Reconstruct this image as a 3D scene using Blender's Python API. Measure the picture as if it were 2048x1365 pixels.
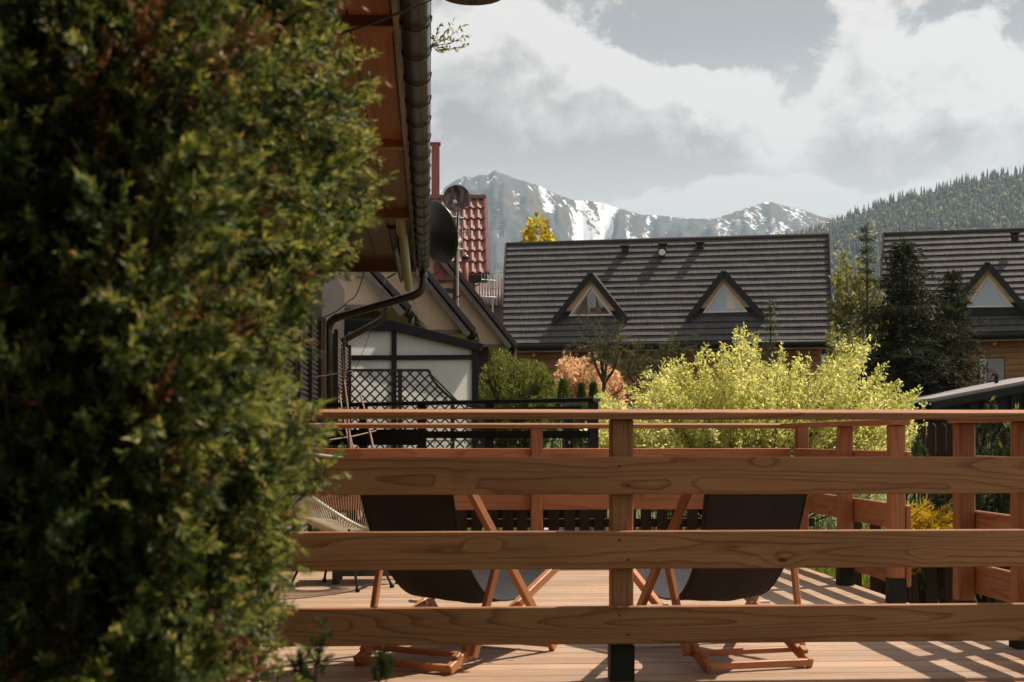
import bpy, bmesh, math, random
import numpy as np
from mathutils import Vector, Matrix, Quaternion, noise as mnoise
for o in list(bpy.data.objects): bpy.data.objects.remove(o)
S = bpy.context.scene
COL = S.collection
rad = math.radians

# ------------------------------------------------------------------ camera
FPX = 2844.4; EYE = 0.93; HOR = 877.0; TH = rad(3.36)
FW = Vector((math.sin(TH), math.cos(TH), 0)); RT = Vector((math.cos(TH), -math.sin(TH), 0))
cam = bpy.data.cameras.new('camera'); camo = bpy.data.objects.new('camera', cam); COL.objects.link(camo)
cam.lens = 50; cam.sensor_width = 36; cam.shift_y = (HOR - 682.5) / 2048
cam.clip_start = 0.05; cam.clip_end = 30000
camo.location = (0, 0, EYE); camo.rotation_euler = (rad(90), 0, -TH)
cam.dof.use_dof = True; cam.dof.focus_distance = 12.0; cam.dof.aperture_fstop = 8.0
S.camera = camo
def at(px, py, d):
    v = FW * d + RT * ((px - 1024) / FPX * d)
    return Vector((v.x, v.y, EYE + (HOR - py) / FPX * d))
def ray(px, py): return FW + RT * ((px - 1024) / FPX) + Vector((0, 0, (HOR - py) / FPX))
def onplane(px, py, p0, n):
    r = ray(px, py); o = Vector((0, 0, EYE))
    return o + r * ((p0 - o).dot(n) / r.dot(n))
def atY(px, py, Y): return onplane(px, py, Vector((0, Y, 0)), Vector((0, 1, 0)))
def atX(px, py, X): return onplane(px, py, Vector((X, 0, 0)), Vector((1, 0, 0)))
def atZ(px, py, Z): return onplane(px, py, Vector((0, 0, Z)), Vector((0, 0, 1)))

# ------------------------------------------------------------------ sun and sky
SUN_AZ = rad(63.4); SUN_EL = rad(56)
sdir = Vector((math.sin(SUN_AZ) * math.cos(SUN_EL), math.cos(SUN_AZ) * math.cos(SUN_EL), math.sin(SUN_EL)))
sl = bpy.data.lights.new('sun', 'SUN'); sl.energy = 5.0; sl.angle = rad(0.5); sl.color = (1.0, 0.89, 0.74)
so = bpy.data.objects.new('sun', sl); COL.objects.link(so); so.rotation_euler = sdir.to_track_quat('Z', 'Y').to_euler()
so.location = (20, 10, 30)
S.cycles.max_bounces = 5; S.cycles.diffuse_bounces = 3; S.cycles.glossy_bounces = 2; S.cycles.transmission_bounces = 3; S.cycles.volume_bounces = 0; S.cycles.use_fast_gi = False; S.cycles.caustics_reflective = False; S.cycles.caustics_refractive = False
S.view_settings.view_transform = 'Standard'; S.view_settings.look = 'None'
S.view_settings.exposure = 0.45; S.view_settings.gamma = 1.0; S.view_settings.use_curve_mapping = False
W = bpy.data.worlds.new('World'); S.world = W; W.use_nodes = True
W.cycles.sampling_method = 'MANUAL'; W.cycles.sample_map_resolution = 512

class NT:
    def __init__(s, tree): s.t = tree; s.n = tree.nodes; s.l = tree.links
    def node(s, typ, **kw):
        n = s.n.new(typ)
        for k, v in kw.items(): setattr(n, k, v)
        return n
    def put(s, sock, v):
        if v is None: return
        if isinstance(v, bpy.types.NodeSocket): s.l.new(v, sock)
        else:
            if hasattr(sock.default_value, '__len__') and len(sock.default_value) == 4 and len(v) == 3: v = (*v, 1)
            sock.default_value = v
    def math(s, op, a, b=0.0, c=None, clamp=False):
        n = s.node('ShaderNodeMath', operation=op, use_clamp=clamp)
        s.put(n.inputs[0], a); s.put(n.inputs[1], b)
        if c is not None: s.put(n.inputs[2], c)
        return n.outputs[0]
    def vmath(s, op, a, b=None):
        n = s.node('ShaderNodeVectorMath', operation=op); s.put(n.inputs[0], a)
        if b is not None: s.put(n.inputs[1], b)
        return n.outputs[0]
    def comb(s, x, y, z):
        n = s.node('ShaderNodeCombineXYZ'); s.put(n.inputs[0], x); s.put(n.inputs[1], y); s.put(n.inputs[2], z); return n.outputs[0]
    def sep(s, v):
        n = s.node('ShaderNodeSeparateXYZ'); s.put(n.inputs[0], v); return n.outputs
    def noise(s, vec, scale, detail=3, rough=0.55, dist=0.0, lac=2.0):
        n = s.node('ShaderNodeTexNoise'); s.put(n.inputs['Vector'], vec); s.put(n.inputs['Scale'], scale)
        n.inputs['Detail'].default_value = detail; n.inputs['Roughness'].default_value = rough
        n.inputs['Distortion'].default_value = dist; n.inputs['Lacunarity'].default_value = lac
        return n.outputs['Fac']
    def ramp(s, fac, stops, interp='LINEAR'):
        n = s.node('ShaderNodeValToRGB'); s.put(n.inputs[0], fac); cr = n.color_ramp; cr.interpolation = interp
        while len(cr.elements) < len(stops): cr.elements.new(0.5)
        for e, (p, c) in zip(cr.elements, stops):
            e.position = p; e.color = (c, c, c, 1) if isinstance(c, (int, float)) else (*c, 1)
        return n.outputs[0]
    def mix(s, fac, a, b, mode='MIX'):
        n = s.node('ShaderNodeMix', data_type='RGBA', blend_type=mode); n.clamp_factor = True
        s.put(n.inputs[0], fac); s.put(n.inputs[6], a); s.put(n.inputs[7], b); return n.outputs[2]
    def mrange(s, v, a, b, c=0.0, d=1.0, smooth=True):
        n = s.node('ShaderNodeMapRange', interpolation_type='SMOOTHSTEP' if smooth else 'LINEAR')
        s.put(n.inputs[0], v); n.inputs[1].default_value = a; n.inputs[2].default_value = b
        n.inputs[3].default_value = c; n.inputs[4].default_value = d; return n.outputs[0]

def build_world():
    t = NT(W.node_tree); t.n.clear()
    out = t.node('ShaderNodeOutputWorld'); bg = t.node('ShaderNodeBackground'); t.l.new(bg.outputs[0], out.inputs[0])
    sky = t.node('ShaderNodeTexSky', sky_type='NISHITA'); sky.sun_disc = False
    sky.sun_elevation = SUN_EL; sky.sun_rotation = SUN_AZ; sky.air_density = 1.0; sky.dust_density = 2.2; sky.altitude = 900
    # cloud field on (azimuth, elevation)
    g = bpy.data.node_groups.new('cloud_field', 'ShaderNodeTree')
    g.interface.new_socket('P', in_out='INPUT', socket_type='NodeSocketVector')
    g.interface.new_socket('D', in_out='OUTPUT', socket_type='NodeSocketFloat')
    q = NT(g); gi = q.node('NodeGroupInput'); go = q.node('NodeGroupOutput')
    P = gi.outputs[0]
    wrp = q.node('ShaderNodeTexNoise'); q.put(wrp.inputs['Vector'], P); wrp.inputs['Scale'].default_value = 14; wrp.inputs['Detail'].default_value = 4
    P2 = q.vmath('ADD', P, q.vmath('MULTIPLY', q.vmath('SUBTRACT', wrp.outputs['Color'], (0.5, 0.5, 0.5)), (0.045, 0.04, 0.0)))
    big = q.noise(q.vmath('MULTIPLY', P2, (0.7, 1.3, 1)), 6.0, 2, 0.5)
    fine = q.noise(q.vmath('MULTIPLY', P2, (1, 1.3, 1)), 19, 10, 0.62)
    dens = q.math('ADD', q.math('MULTIPLY', q.math('SUBTRACT', big, 0.52), 1.2), q.math('MULTIPLY', q.math('SUBTRACT', fine, 0.5), 1.75))
    # cumulus where the photograph shows them (px, py, rx, ry, weight), as directions of the sky
    blobs = [(1010, 130, 120, 110, .55), (1090, 60, 90, 80, .35), (900, 240, 110, 140, .45), (1290, 215, 230, 95, .75), (1080, 280, 190, 70, .5),
             (1500, 290, 70, 50, .4), (1740, 110, 150, 55, .42), (1690, 270, 110, 80, .55), (1900, 270, 210, 85, .6), (1930, 190, 120, 60, .35),
             (1320, 335, 240, 40, .25), (1000, 320, 160, 60, .45), (1240, 275, 210, 70, .55), (1720, 320, 130, 40, .4), (1170, 180, 100, 60, .2), (1150, -120, 300, 80, .3), (1900, -150, 200, 90, .2),
             (1400, 50, 170, 60, -.6), (1600, 190, 60, 90, -.45), (2010, 60, 90, 60, -.3), (1560, 60, 90, 60, -.3), (1500, 410, 420, 45, -.4), (1800, 400, 250, 30, -.3)]
    sx, sy, _ = q.sep(P2)
    tot = dens
    for bx, by, rx, ry, w in blobs:
        az = math.atan((bx - 1024) / FPX) + TH; el = math.atan((HOR - by) / FPX * math.cos(az - TH))
        dx = q.math('DIVIDE', q.math('SUBTRACT', sx, az), rx / FPX); dy = q.math('DIVIDE', q.math('SUBTRACT', sy, el), ry / FPX)
        e = q.math('EXPONENT', q.math('MULTIPLY', q.math('ADD', q.math('MULTIPLY', dx, dx), q.math('MULTIPLY', dy, dy)), -0.8))
        tot = q.math('MULTIPLY_ADD', e, w, tot)
    q.l.new(tot, go.inputs[0])
    tc = t.node('ShaderNodeTexCoord'); x, y, z = t.sep(t.vmath('NORMALIZE', tc.outputs['Generated']))
    az = t.math('ARCTAN2', x, y); el = t.math('ARCSINE', z)
    def field(dx, dy):
        n = t.node('ShaderNodeGroup'); n.node_tree = g
        t.put(n.inputs[0], t.comb(t.math('ADD', az, dx), t.math('ADD', el, dy), 0.0)); return n.outputs[0]
    d0 = field(0, 0); d1 = field(0.006, 0.018)
    mask = t.mrange(d0, -0.06, 0.16)
    g1 = t.math('SUBTRACT', d0, d1)
    bil = t.noise(t.comb(az, t.math('MULTIPLY', el, 1.3), 3.0), 26, 6, 0.6, 0.4)
    thick = t.math('ADD', t.math('MULTIPLY', d0, 0.45), t.math('MULTIPLY', d1, 0.55))
    shade = t.math('SUBTRACT', t.math('MULTIPLY', t.mrange(thick, 0.22, 1.05), 1.0), t.math('MULTIPLY', g1, 1.1))
    shade = t.math('ADD', t.math('ADD', shade, 0.08), t.math('MULTIPLY', t.math('SUBTRACT', bil, 0.5), 0.6), clamp=True)
    ccol = t.mix(shade, (8.1, 7.6, 7.25), (3.7, 3.35, 3.2))
    # the clear sky, pale with humid air
    base = t.mix(0.9, sky.outputs[0], (3.5, 3.3, 3.1))
    horizon = t.mrange(el, 0.17, 0.285, 0.95, 0.0)
    base = t.mix(horizon, base, (7.9, 7.4, 7.0))
    up = t.mrange(el, -0.02, 0.02)
    colr = t.mix(t.math('MULTIPLY', t.math('MULTIPLY', mask, 0.93), up), base, ccol)
    colr = t.mix(t.mrange(el, 0.145, 0.225, 0.75, 0.0), colr, (7.2, 6.8, 6.5))
    t.l.new(colr, bg.inputs[0]); bg.inputs[1].default_value = 0.085
build_world()

# ------------------------------------------------------------------ helpers
PW = {}
def tag(o, label=None, cat=None, group=None, kind=None):
    if label: o['label'] = label
    if cat: o['category'] = cat
    if group: o['group'] = group
    if kind: o['kind'] = kind
    return o
def thing(name, label, cat, loc=(0, 0, 0), rz=0, group=None):
    o = bpy.data.objects.new(name, None); COL.objects.link(o)
    o.location = loc; o.rotation_euler = (0, 0, rz); o.empty_display_size = 0.1
    PW[o] = Matrix.Translation(Vector(loc)) @ Matrix.Rotation(rz, 4, 'Z')
    return tag(o, label, cat, group)
def link(name, me, parent=None, M=None):
    o = bpy.data.objects.new(name, me); COL.objects.link(o); M = M or Matrix()
    PW[o] = M
    if parent: o.parent = parent; o.matrix_basis = PW[parent].inverted() @ M
    else: o.matrix_basis = M
    return o
class MB:
    def __init__(s): s.v = []; s.f = []
    def add(s, vs, fs):
        b = len(s.v); s.v += [tuple(v) for v in vs]; s.f += [tuple(i + b for i in f) for f in fs]; return s
    def box(s, c, d, M=None):
        c = Vector(c); hx, hy, hz = d[0] / 2, d[1] / 2, d[2] / 2
        vs = [Vector((a * hx, b * hy, e * hz)) for a in (-1, 1) for b in (-1, 1) for e in (-1, 1)]
        vs = [(M @ v if M else v) + c for v in vs]
        return s.add(vs, [(0, 1, 3, 2), (4, 6, 7, 5), (0, 4, 5, 1), (2, 3, 7, 6), (0, 2, 6, 4), (1, 5, 7, 3)])
    def beam(s, p0, p1, w, h, up=(0, 0, 1)):
        p0 = Vector(p0); p1 = Vector(p1); x = (p1 - p0).normalized(); y = Vector(up).cross(x)
        if y.length < 1e-4: y = Vector((0, 1, 0)).cross(x)
        y.normalize(); z = x.cross(y)
        M = Matrix((x, y, z)).transposed()
        return s.box((p0 + p1) / 2, ((p1 - p0).length, w, h), M)
    def tube(s, pts, r, n=8, cap=True):
        pts = [Vector(p) for p in pts]; rs = r if hasattr(r, '__len__') else [r] * len(pts)
        vs = []; fs = []; prev = None
        for i, p in enumerate(pts):
            t = (pts[min(i + 1, len(pts) - 1)] - pts[max(i - 1, 0)])
            if t.length < 1e-9: t = Vector((0, 0, 1))
            t.normalize()
            a = prev - t * prev.dot(t) if prev else t.orthogonal()
            if a.length < 1e-6: a = t.orthogonal()
            a.normalize(); prev = a; b = t.cross(a)
            for k in range(n):
                q = 2 * math.pi * k / n; vs.append(p + (a * math.cos(q) + b * math.sin(q)) * rs[i])
        for i in range(len(pts) - 1):
            for k in range(n): fs.append((i * n + k, i * n + (k + 1) % n, (i + 1) * n + (k + 1) % n, (i + 1) * n + k))
        if cap: fs.append(tuple(range(n))[::-1]); fs.append(tuple((len(pts) - 1) * n + k for k in range(n)))
        return s.add(vs, fs)
    def lathe(s, prof, c=(0, 0, 0), n=24, M=None):
        vs = []; fs = []
        for r, z in prof:
            for k in range(n):
                a = 2 * math.pi * k / n; v = Vector((r * math.cos(a), r * math.sin(a), z)); vs.append((M @ v if M else v) + Vector(c))
        for i in range(len(prof) - 1):
            for k in range(n): fs.append((i * n + k, i * n + (k + 1) % n, (i + 1) * n + (k + 1) % n, (i + 1) * n + k))
        return s.add(vs, fs)
    def prism(s, poly, ext):
        poly = [Vector(p) for p in poly]; e = Vector(ext); n = len(poly)
        fs = [tuple(range(n))[::-1], tuple(range(n, 2 * n))] + [(i, (i + 1) % n, n + (i + 1) % n, n + i) for i in range(n)]
        return s.add(poly + [p + e for p in poly], fs)
    def build(s, name, mat, parent=None, bevel=0, smooth=False, kind=None, fix=True):
        me = bpy.data.meshes.new(name); me.from_pydata(s.v, [], s.f)
        if fix:
            bm = bmesh.new(); bm.from_mesh(me); bmesh.ops.recalc_face_normals(bm, faces=bm.faces); bm.to_mesh(me); bm.free()
        if mat: me.materials.append(mat)
        if smooth: me.polygons.foreach_set('use_smooth', [True] * len(me.polygons))
        o = link(name, me, parent)
        if bevel:
            m = o.modifiers.new('bevel', 'BEVEL'); m.width = bevel; m.segments = 2; m.limit_method = 'ANGLE'; m.angle_limit = rad(40)
        if kind: o['kind'] = kind
        return o
_pc = {}
def plank(name, p0, p1, w, h, mat, parent, bevel=0.004, up=(0, 0, 1), roll=0.0):
    """a piece of timber: local X along its length, w across, h along 'up'"""
    p0 = Vector(p0); p1 = Vector(p1); L = (p1 - p0).length
    key = (round(L, 3), round(w, 4), round(h, 4), bevel, mat.name)
    if key not in _pc:
        bm = bmesh.new(); bmesh.ops.create_cube(bm, size=1.0)
        bmesh.ops.scale(bm, vec=(L, w, h), verts=bm.verts)
        if bevel: bmesh.ops.bevel(bm, geom=list(bm.edges), offset=bevel, segments=2 if bevel > 0.006 else 1, affect='EDGES')
        me = bpy.data.meshes.new(name); bm.to_mesh(me); bm.free(); me.materials.append(mat); _pc[key] = me
    x = (p1 - p0).normalized(); y = Vector(up).cross(x)
    if y.length < 1e-4: y = Vector((0, 1, 0)).cross(x)
    y.normalize(); z = x.cross(y)
    M = Matrix((x, y, z)).transposed().to_4x4() @ Matrix.Rotation(roll, 4, 'X'); M.translation = (p0 + p1) / 2
    return link(name, _pc[key], parent, M)
def np_mesh(name, V, Fq, mat, parent=None, smooth=False, kind=None):
    """V (n,3), Fq (m,k) numpy"""
    me = bpy.data.meshes.new(name); n, k = Fq.shape
    me.vertices.add(len(V)); me.vertices.foreach_set('co', np.asarray(V, np.float32).ravel())
    me.loops.add(n * k); me.loops.foreach_set('vertex_index', Fq.astype(np.int32).ravel())
    me.polygons.add(n); me.polygons.foreach_set('loop_start', np.arange(0, n * k, k, dtype=np.int32))
    me.polygons.foreach_set('loop_total', np.full(n, k, np.int32))
    if smooth: me.polygons.foreach_set('use_smooth', np.ones(n, bool))
    me.update(calc_edges=True); me.materials.append(mat)
    o = link(name, me, parent)
    if kind: o['kind'] = kind
    return o
def leaves(name, P, D, L, Wd, mat, parent, rng, fold=0.25, kind='stuff', up=None):
    P = np.asarray(P, float); D = np.asarray(D, float); N = len(P)
    D = D / (np.linalg.norm(D, axis=1, keepdims=True) + 1e-9)
    R = rng.normal(size=(N, 3))
    if up is not None: R = R * up + np.cross(D, np.array([0, 0, 1.0])) * (1 - up) * 2
    Sd = R - D * (R * D).sum(1, keepdims=True); Sd /= np.linalg.norm(Sd, axis=1, keepdims=True) + 1e-9
    Nm = np.cross(D, Sd); L = np.broadcast_to(np.asarray(L, float), (N,))[:, None]; Wd = np.broadcast_to(np.asarray(Wd, float), (N,))[:, None]
    m = P + D * L * 0.45 + Nm * Wd * fold
    V = np.stack([P, m + Sd * Wd * 0.5, P + D * L, m - Sd * Wd * 0.5], 1).reshape(-1, 3)
    return np_mesh(name, V, np.arange(4 * N).reshape(N, 4), mat, parent, kind=kind)
def unit(v): return v / (np.linalg.norm(v, axis=-1, keepdims=True) + 1e-9)

# ------------------------------------------------------------------ materials
def newmat(name):
    m = bpy.data.materials.new(name); m.use_nodes = True; t = NT(m.node_tree); return m, t, t.n['Principled BSDF']
def plain(name, c, rough=0.6, var=0.25, scale=6.0, metal=0.0, bump=0.0, bscale=60, spec=0.5):
    m, t, b = newmat(name); tc = t.node('ShaderNodeTexCoord').outputs['Object']; ri = t.node('ShaderNodeObjectInfo').outputs['Random']
    v = t.vmath('ADD', tc, t.comb(t.math('MULTIPLY', ri, 37), 0.0, 0.0))
    n = t.noise(v, scale, 5, 0.6)
    k = t.mrange(n, 0.25, 0.75, 1 - var, 1 + var, False)
    t.put(b.inputs['Base Color'], t.mix(1.0, c, t.comb(k, k, k), 'MULTIPLY')); b.inputs['Roughness'].default_value = rough
    t.put(b.inputs['Roughness'], t.mrange(n, 0.2, 0.8, max(0, rough - .1), min(1, rough + .1), False))
    b.inputs['Metallic'].default_value = metal; b.inputs['Specular IOR Level'].default_value = spec
    if bump:
        bp = t.node('ShaderNodeBump'); t.put(bp.inputs['Height'], t.noise(v, bscale, 4, 0.6)); bp.inputs['Strength'].default_value = bump; bp.inputs['Distance'].default_value = 0.01
        t.l.new(bp.outputs[0], b.inputs['Normal'])
    return m
def wood(name, light, dark, rough=0.6, figure=10.0, knots=0.5, weather=0.0, fscale=1.0, lines=0.65, gloss=0.3):
    """grain along local X"""
    m, t, b = newmat(name); tc = t.node('ShaderNodeTexCoord').outputs['Object']; ri = t.node('ShaderNodeObjectInfo').outputs['Random']
    off = t.comb(t.math('MULTIPLY', ri, 91.3), t.math('MULTIPLY', ri, 53.7), t.math('MULTIPLY', ri, 17.1))
    v = t.vmath('ADD', tc, off)
    warp = t.noise(t.vmath('MULTIPLY', v, (1.6, 6, 6)), 1.3 * fscale, 3, 0.5)
    fig = t.noise(t.vmath('MULTIPLY', v, (0.30, 5.6, 5.6)), 1.25 * fscale, 1.2, 0.35, 0.15)
    fig = t.math('ADD', fig, t.math('MULTIPLY', warp, 0.10))
    # knots bend the figure
    vor = t.node('ShaderNodeTexVoronoi'); vor.feature = 'F1'; t.put(vor.inputs['Vector'], t.vmath('MULTIPLY', v, (3.4, 7.0, 7.0))); vor.inputs['Scale'].default_value = 1.0; vor.inputs['Randomness'].default_value = 1.0
    kd = vor.outputs['Distance']
    sel = t.math('GREATER_THAN', t.sep(vor.outputs['Color'])[0], 1 - knots)
    fig = t.math('ADD', fig, t.math('MULTIPLY', t.math('MULTIPLY', t.mrange(kd, 0.0, 0.40, 1.0, 0.0), sel), 0.075))
    fr = t.math('FRACT', t.math('MULTIPLY', fig, figure))
    ring = t.ramp(fr, [(0.0, 0.0), (0.58, 0.10), (0.80, 0.55), (0.93, 1.0), (1.0, 0.0)])
    streak = t.noise(t.vmath('MULTIPLY', v, (2.5, 130, 130)), 1.0, 3, 0.6)
    fac = t.math('ADD', t.math('MULTIPLY', ring, lines), t.math('MULTIPLY', t.math('SUBTRACT', streak, 0.42), 1.15), clamp=True)
    colr = t.mix(fac, light, dark)
    tone = t.math('ADD', 0.78, t.math('MULTIPLY', t.math('FRACT', t.math('MULTIPLY', ri, 7.77)), 0.36))
    patch = t.mrange(t.noise(t.vmath('MULTIPLY', v, (0.8, 2, 2)), 2.0, 4, 0.6), 0.25, 0.75, 0.78, 1.2, False)
    tone = t.math('MULTIPLY', tone, patch)
    colr = t.mix(1.0, colr, t.comb(tone, tone, tone), 'MULTIPLY')
    kk = t.math('MULTIPLY', t.mrange(kd, 0.055, 0.085, 1.0, 0.0), sel)
    colr = t.mix(t.math('MULTIPLY', kk, 0.85), colr, tuple(c * 0.28 for c in dark))
    if weather:
        g = t.mrange(t.noise(t.vmath('MULTIPLY', v, (1.2, 7, 7)), 1.8, 6, 0.65), 0.38, 0.7)
        colr = t.mix(t.math('MULTIPLY', g, weather), colr, (0.40, 0.325, 0.265))
    t.put(b.inputs['Base Color'], colr); t.put(b.inputs['Roughness'], t.mrange(streak, 0.2, 0.8, rough - .12, rough + .12, False)); b.inputs['Specular IOR Level'].default_value = gloss
    bp = t.node('ShaderNodeBump'); t.put(bp.inputs['Height'], t.math('ADD', t.math('MULTIPLY', ring, 0.5), streak)); bp.inputs['Strength'].default_value = 0.25; bp.inputs['Distance'].default_value = 0.003
    t.l.new(bp.outputs[0], b.inputs['Normal'])
    return m
def leafmat(name, stops, trans=0.45, rough=0.5, clump=0.0, cscale=3.0):
    m, t, b = newmat(name); geo = t.node('ShaderNodeNewGeometry')
    f = geo.outputs['Random Per Island']
    if clump:
        f = t.math('ADD', t.math('MULTIPLY', f, 1 - clump), t.math('MULTIPLY', t.mrange(t.noise(geo.outputs['Position'], cscale, 3), 0.3, 0.7), clump))
    c = t.ramp(f, stops)
    t.put(b.inputs['Base Color'], c); b.inputs['Roughness'].default_value = rough; b.inputs['Specular IOR Level'].default_value = 0.35
    tr = t.node('ShaderNodeBsdfTranslucent'); t.put(tr.inputs[0], t.mix(1.0, c, (1.15, 1.1, 0.7), 'MULTIPLY'))
    mx = t.node('ShaderNodeMixShader'); mx.inputs[0].default_value = trans
    t.l.new(b.outputs[0], mx.inputs[1]); t.l.new(tr.outputs[0], mx.inputs[2]); t.l.new(mx.outputs[0], t.n['Material Output'].inputs[0])
    return m
M = {}
M['rail'] = wood('stained_larch', (0.425, 0.182, 0.086), (0.205, 0.060, 0.025), 0.55, 17, 0.28, lines=.75)
M['rail_red'] = wood('reddish_larch', (0.42, 0.172, 0.076), (0.25, 0.083, 0.035), 0.55, 12, 0.25)
M['deck'] = wood('deck_larch', (0.47, 0.30, 0.19), (0.29, 0.16, 0.09), 0.6, 10, 0.35, weather=0.55, lines=0.55)
M['chairwood'] = wood('oiled_beech', (0.46, 0.20, 0.085), (0.33, 0.125, 0.05), 0.4, 8, 0.0, lines=0.4)
M['soffit'] = wood('soffit_pine', (0.25, 0.090, 0.034), (0.13, 0.042, 0.016), 0.5, 9, 0.3, lines=0.45)
M['oldwood'] = wood('weathered_board', (0.20, 0.17, 0.145), (0.10, 0.08, 0.065), 0.85, 8, 0.2)
M['cladding'] = wood('house_pine', (0.34, 0.155, 0.065), (0.21, 0.085, 0.035), 0.6, 6, 0.4)
M['lining'] = wood('pale_pine', (0.68, 0.42, 0.265), (0.54, 0.30, 0.17), 0.5, 6, 0.3)
M['fence'] = wood('dark_fence', (0.055, 0.026, 0.014), (0.030, 0.014, 0.008), 0.75, 8, 0.2)
M['darkbrown'] = plain('dark_brown_boards', (0.035, 0.022, 0.016), 0.65)
M['black'] = plain('black_paint', (0.014, 0.0125, 0.012), 0.6, 0.3, 8, spec=.3)
M['blackmetal'] = plain('black_metal', (0.014, 0.014, 0.015), 0.38, 0.2)
M['shoe'] = plain('post_shoe_black', (0.012, 0.011, 0.010), 0.65, 0.3, spec=.25)
M['gutter'] = plain('brown_gutter', (0.040, 0.022, 0.014), 0.25, 0.12, 3)
M['tile'] = plain('stone_coated_tile', (0.066, 0.053, 0.048), 0.9, 0.3, 14, bump=0.5, bscale=180, spec=0.25)
M['tile2'] = plain('near_roof_tile', (0.055, 0.032, 0.024), 0.75, 0.3, 6, bump=0.3)
M['red'] = plain('red_steel_tile', (0.25, 0.105, 0.090), 0.65, 0.2, 5)
M['redpost'] = plain('red_plaster', (0.30, 0.085, 0.070), 0.6, 0.15, 5)
M['darkred'] = plain('dark_red_sheet', (0.10, 0.055, 0.052), 0.5, 0.2, 5)
M['shutter'] = plain('shutter_brown', (.17, .125, .105), .45, .1)
M['frame'] = plain('pale_window_frame', (0.62, 0.53, 0.49), 0.4, 0.08)
M['rope'] = plain('cream_cord', (0.50, 0.45, 0.34), 0.5, 0.1)
M['rope2'] = plain('cream_tube', (0.42, 0.39, 0.31), 0.35, 0.1)
M['pale'] = plain('white_plastic', (0.60, 0.55, 0.48), 0.5, 0.15)
M['concrete'] = plain('pale_concrete', (0.42, 0.40, 0.38), 0.85, 0.2)
M['zinc'] = plain('aerial_metal', (0.45, 0.45, 0.45), 0.4, 0.1, metal=0.6)
M['bark'] = plain('bark', (0.075, 0.050, 0.036), 0.9, 0.4, 12, bump=0.4)
M['twig'] = plain('brown_twig', (0.10, 0.055, 0.035), 0.8, 0.3)
M['pole'] = wood('stripped_pole', (0.36, 0.21, 0.15), (0.22, 0.12, 0.085), 0.7, 6, 0.2)
M['membrane'] = plain('grey_roofing', (0.27, 0.24, 0.24), 0.7, 0.15, 1.5)
M['stone'] = plain('ledge_stone', (0.20, 0.15, 0.12), 0.85, 0.45, 2.5, bump=0.5, bscale=12)
M['mortar'] = plain('stone_backing', (0.09, 0.075, 0.065), 0.95, 0.3)
M['door'] = plain('grey_door', (0.25, 0.23, 0.225), 0.5, 0.08)
M['cable'] = plain('black_cable', (0.02, 0.018, 0.017), 0.6, 0.1)
def m_canvas():
    m, t, b = newmat('charcoal_canvas'); tc = t.node('ShaderNodeTexCoord').outputs['Object']
    w = t.noise(t.vmath('MULTIPLY', tc, (900, 900, 900)), 1.0, 2); n = t.noise(tc, 5, 4, 0.6)
    k = t.math('MULTIPLY', t.mrange(w, 0.3, 0.7, 0.8, 1.2, False), t.mrange(n, 0.3, 0.7, 0.85, 1.15, False))
    t.put(b.inputs['Base Color'], t.mix(1.0, (0.060, 0.058, 0.066), t.comb(k, k, k), 'MULTIPLY')); b.inputs['Roughness'].default_value = 0.9
    b.inputs['Specular IOR Level'].default_value = 0.15
    bp = t.node('ShaderNodeBump'); t.put(bp.inputs['Height'], t.math('ADD', w, t.math('MULTIPLY', t.noise(t.vmath('MULTIPLY', tc, (14, 14, 3)), 1.0, 4, .6), 6.0))); bp.inputs['Strength'].default_value = .35; bp.inputs['Distance'].default_value = .004; t.l.new(bp.outputs[0], b.inputs['Normal'])
    tr = t.node('ShaderNodeBsdfTranslucent'); tr.inputs[0].default_value = (0.085, 0.072, 0.075, 1)
    mx = t.node('ShaderNodeMixShader'); mx.inputs[0].default_value = 0.16
    t.l.new(b.outputs[0], mx.inputs[1]); t.l.new(tr.outputs[0], mx.inputs[2]); t.l.new(mx.outputs[0], t.n['Material Output'].inputs[0])
    return m
M['canvas'] = m_canvas()
def m_frost():
    m, t, b = newmat('frosted_panel'); tc = t.node('ShaderNodeTexCoord').outputs['Object']
    n = t.mrange(t.noise(tc, 1.2, 5, 0.6), 0.3, 0.7, 0.9, 1.05, False)
    c = t.mix(1.0, (0.96, 0.95, 0.93), t.comb(n, n, n), 'MULTIPLY')
    t.put(b.inputs['Base Color'], c); b.inputs['Roughness'].default_value = 0.35
    tr = t.node('ShaderNodeBsdfTranslucent'); t.put(tr.inputs[0], c)
    mx = t.node('ShaderNodeMixShader'); mx.inputs[0].default_value = 0.75
    t.l.new(b.outputs[0], mx.inputs[1]); t.l.new(tr.outputs[0], mx.inputs[2]); t.l.new(mx.outputs[0], t.n['Material Output'].inputs[0])
    return m
M['frost'] = m_frost()
def m_plaster():
    m, t, b = newmat('stained_plaster'); tc = t.node('ShaderNodeTexCoord').outputs['Object']
    big = t.noise(t.vmath('MULTIPLY', tc, (1.6, 1.6, 0.55)), 1.6, 6, 0.65); fine = t.noise(tc, 22, 5, 0.7)
    f = t.math('ADD', t.math('MULTIPLY', big, 0.6), t.math('MULTIPLY', fine, 0.4))
    c = t.ramp(f, [(0.30, (0.30, 0.19, 0.12)), (0.42, (0.60, 0.41, 0.275)), (0.62, (0.72, 0.52, 0.36))])
    t.put(b.inputs['Base Color'], c); b.inputs['Roughness'].default_value = 0.95
    bp = t.node('ShaderNodeBump'); t.put(bp.inputs['Height'], t.noise(tc, 45, 5, 0.7)); bp.inputs['Strength'].default_value = 0.5; bp.inputs['Distance'].default_value = 0.02
    t.l.new(bp.outputs[0], b.inputs['Normal']); return m
M['plaster'] = m_plaster()
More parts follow.
